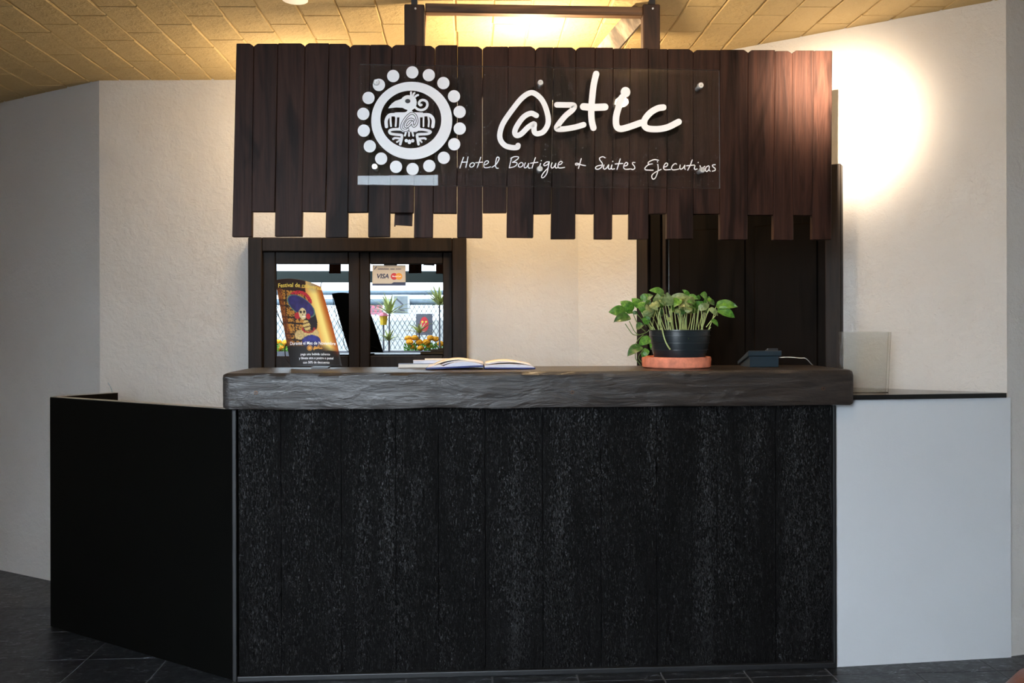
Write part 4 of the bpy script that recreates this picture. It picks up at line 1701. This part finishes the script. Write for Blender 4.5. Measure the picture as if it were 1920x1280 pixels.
tag(obj('wire_mesh', bm, 'wire', fn), kind='stuff')
# two posters on the fence
for px0, py0, px1, py1, mt, lab in ((735, 552, 768, 591, 'paper_blue', 'pale framed drawing hung on the mesh fence'), (780, 588, 811, 628, 'planter', 'dark framed print with red mask on the mesh fence')):
    Yz = YFN + 0.12
    p, q = refl(px0, py1, Yz), refl(px1, py0, Yz)
    po = thing('framed_print', ((p.x + q.x) / 2, Yz, p.z), lab, 'print')
    bm = N()
    box(bm, p.x, q.x, Yz - 0.02, Yz, p.z, q.z)
    obj('sheet', bm, mt, po)
    cx, cz, w, h = (p.x + q.x) / 2, (p.z + q.z) / 2, abs(q.x - p.x), abs(q.z - p.z)
    bm = N()
    if mt == 'planter':
        disc(bm, cx, cz, w * 0.26, h * 0.36, lambda u, v: Vector((u, Yz + 0.002, v)))
        obj('red_mask', bm, 'red_print', po)
        for s in (-1, 1):
            bm = N()
            disc(bm, cx + s * w * 0.11, cz + h * 0.12, w * 0.07, h * 0.05, lambda u, v: Vector((u, Yz + 0.004, v)), 12)
            obj('mask_eye', bm, 'yellow_print', po)
    else:
        box(bm, p.x + w * 0.12, q.x - w * 0.12, Yz, Yz + 0.003, p.z + h * 0.1, q.z - h * 0.08)
        obj('drawing', bm, 'wire', po)
        bm = N()
        ribbon(bm, [(cx - w * .25, cz + h * .3), (cx, cz + h * .1), (cx + w * .1, cz), (cx - w * .1, cz - h * .2), (cx + w * .2, cz - h * .3)], w * 0.09, lambda u, v: Vector((u, Yz + 0.005, v)))
        obj('ink_line', bm, 'planter', po)
# planter box with marigolds and spiky plants
YM = -6.6
zp = refl(800, 655, YM).z
bm = N()
xm0, xm1 = refl(500, 650, YM).x, refl(850, 650, YM).x
xm0, xm1 = min(xm0, xm1), max(xm0, xm1)
box(bm, xm0, min(xm1, 0.2), YM - 0.35, YM + 0.02, 0, zp - 0.02)
tag(obj('planter_trough', bm, 'planter'), 'long grey planter trough full of marigolds', 'planter')
for k, (px, py) in enumerate(((768, 641), (778, 633), (786, 641), (774, 650), (799, 641), (807, 633), (817, 635), (804, 649), (826, 644), (789, 652), (765, 634), (521, 641), (535, 642), (528, 651), (519, 656), (540, 652))):
    c = refl(px, py, YM - 0.05 - 0.02 * (k % 4))
    mg = thing('marigold', (c.x, c.y, zp - 0.02), 'orange marigold bloom in the trough mirrored in the glass', 'flower', 'marigolds in the trough')
    bm = N()
    ball(bm, c, 0.054, 12, 7, (1, 1, 0.72), 0.12)
    obj('bloom', bm, 'marigold', mg)
    bm = N()
    tube(bm, [Vector((c.x, c.y, zp - 0.03)), c + Vector((0, 0, -0.01))], 0.006, 5, 0)
    obj('stem', bm, 'bush', mg)
bm = N()
for k in range(700):
    px = random.choice((random.uniform(758, 832), random.uniform(510, 545)))
    c = refl(px, random.uniform(643, 668), YM - random.uniform(0.02, 0.2))
    a = random.uniform(0, 2 * PI)
    u = Vector((math.cos(a), random.uniform(-.6, .6), math.sin(a))) * 0.022
    w = Vector((-u.z, random.uniform(-.02, .02), u.x)) * 0.5
    bm.faces.new([bm.verts.new(c + q) for q in (-u, w, u, -w)])
tag(obj('marigold_foliage', bm, 'bush'), 'feathery green marigold leaves in the trough', 'foliage', kind='stuff')


def spiky(px, py, Y, R, n, lab, stem_to):
    c = refl(px, py, Y)
    sp = thing('spiky_plant', (c.x, c.y, stem_to), lab, 'plant', 'spiky plants by the trough')
    bm = N()
    tube(bm, [Vector((c.x, c.y, stem_to)), c], 0.012, 6, 0)
    obj('trunk', bm, 'planter', sp)
    for k in range(n):
        a = 2 * PI * k / n + random.uniform(-.2, .2)
        el = random.uniform(0.15, 1.35)
        d = Vector((math.cos(a) * math.cos(el), math.sin(a) * math.cos(el), math.sin(el)))
        side = d.cross(Vector((0, 0, 1))).normalized() * 0.02
        bm = N()
        L = R * random.uniform(0.7, 1.1)
        ring = []
        for i in range(6):
            s = i / 5
            p = c + d * L * s - Vector((0, 0, 0.25 * L * s * s))
            wv = side * (1.0 if s < 0.3 else (1 - s) / 0.7 + 0.05)
            ring.append((bm.verts.new(p - wv), bm.verts.new(p + Vector((0, 0, -0.004))), bm.verts.new(p + wv)))
        for i in range(5):
            bm.faces.new((ring[i][0], ring[i][1], ring[i + 1][1], ring[i + 1][0]))
            bm.faces.new((ring[i][1], ring[i][2], ring[i + 1][2], ring[i + 1][1]))
        obj('blade', bm, 'spike', sp)


spiky(730, 588, YM - 0.1, 0.42, 34, 'spiky striped plant mirrored in the middle of the right pane', zp - 0.02)
spiky(824, 572, YM + 0.05, 0.44, 40, 'largest spiky striped plant mirrored at the pane edge', zp - 0.02)
spiky(786, 624, YM - 0.1, 0.28, 22, 'low spiky striped plant beside the red mask print', zp - 0.02)
spiky(729, 638, YM + 0.02, 0.24, 22, 'smallest spiky striped plant near the yellow lantern', zp - 0.02)
c = refl(719, 600, YM - 0.3)
ln = thing('patio_lantern', (c.x, c.y, zp - 0.02), 'yellow lantern with pink cap on a post', 'lantern')
bm = N()
lathe(bm, [(0, -0.07), (0.045, -0.07), (0.06, 0.06), (0, 0.06)], c, 8)
obj('glass', bm, 'lantern', ln)
bm = N()
lathe(bm, [(0.09, 0.06), (0.03, 0.11), (0, 0.12), (0, 0.06)], c, 8)
obj('cap', bm, 'pink', ln)
bm = N()
tube(bm, [Vector((c.x, c.y, zp - 0.02)), c + Vector((0, 0, -0.07))], 0.012, 8, 0)
obj('pole', bm, 'planter', ln)
bm = N()
p, q = refl(690, 590, YFN - 0.8), refl(717, 568, YFN - 0.8)
box(bm, min(p.x, q.x), max(p.x, q.x), YFN - 0.85, YFN - 0.8, p.z, q.z)
tag(obj('pink_banner', bm, 'pink'), 'pink banner beyond the mesh fence', 'banner')
for o in list(SC.objects):
    if '_o' in o:
        del o['_o']
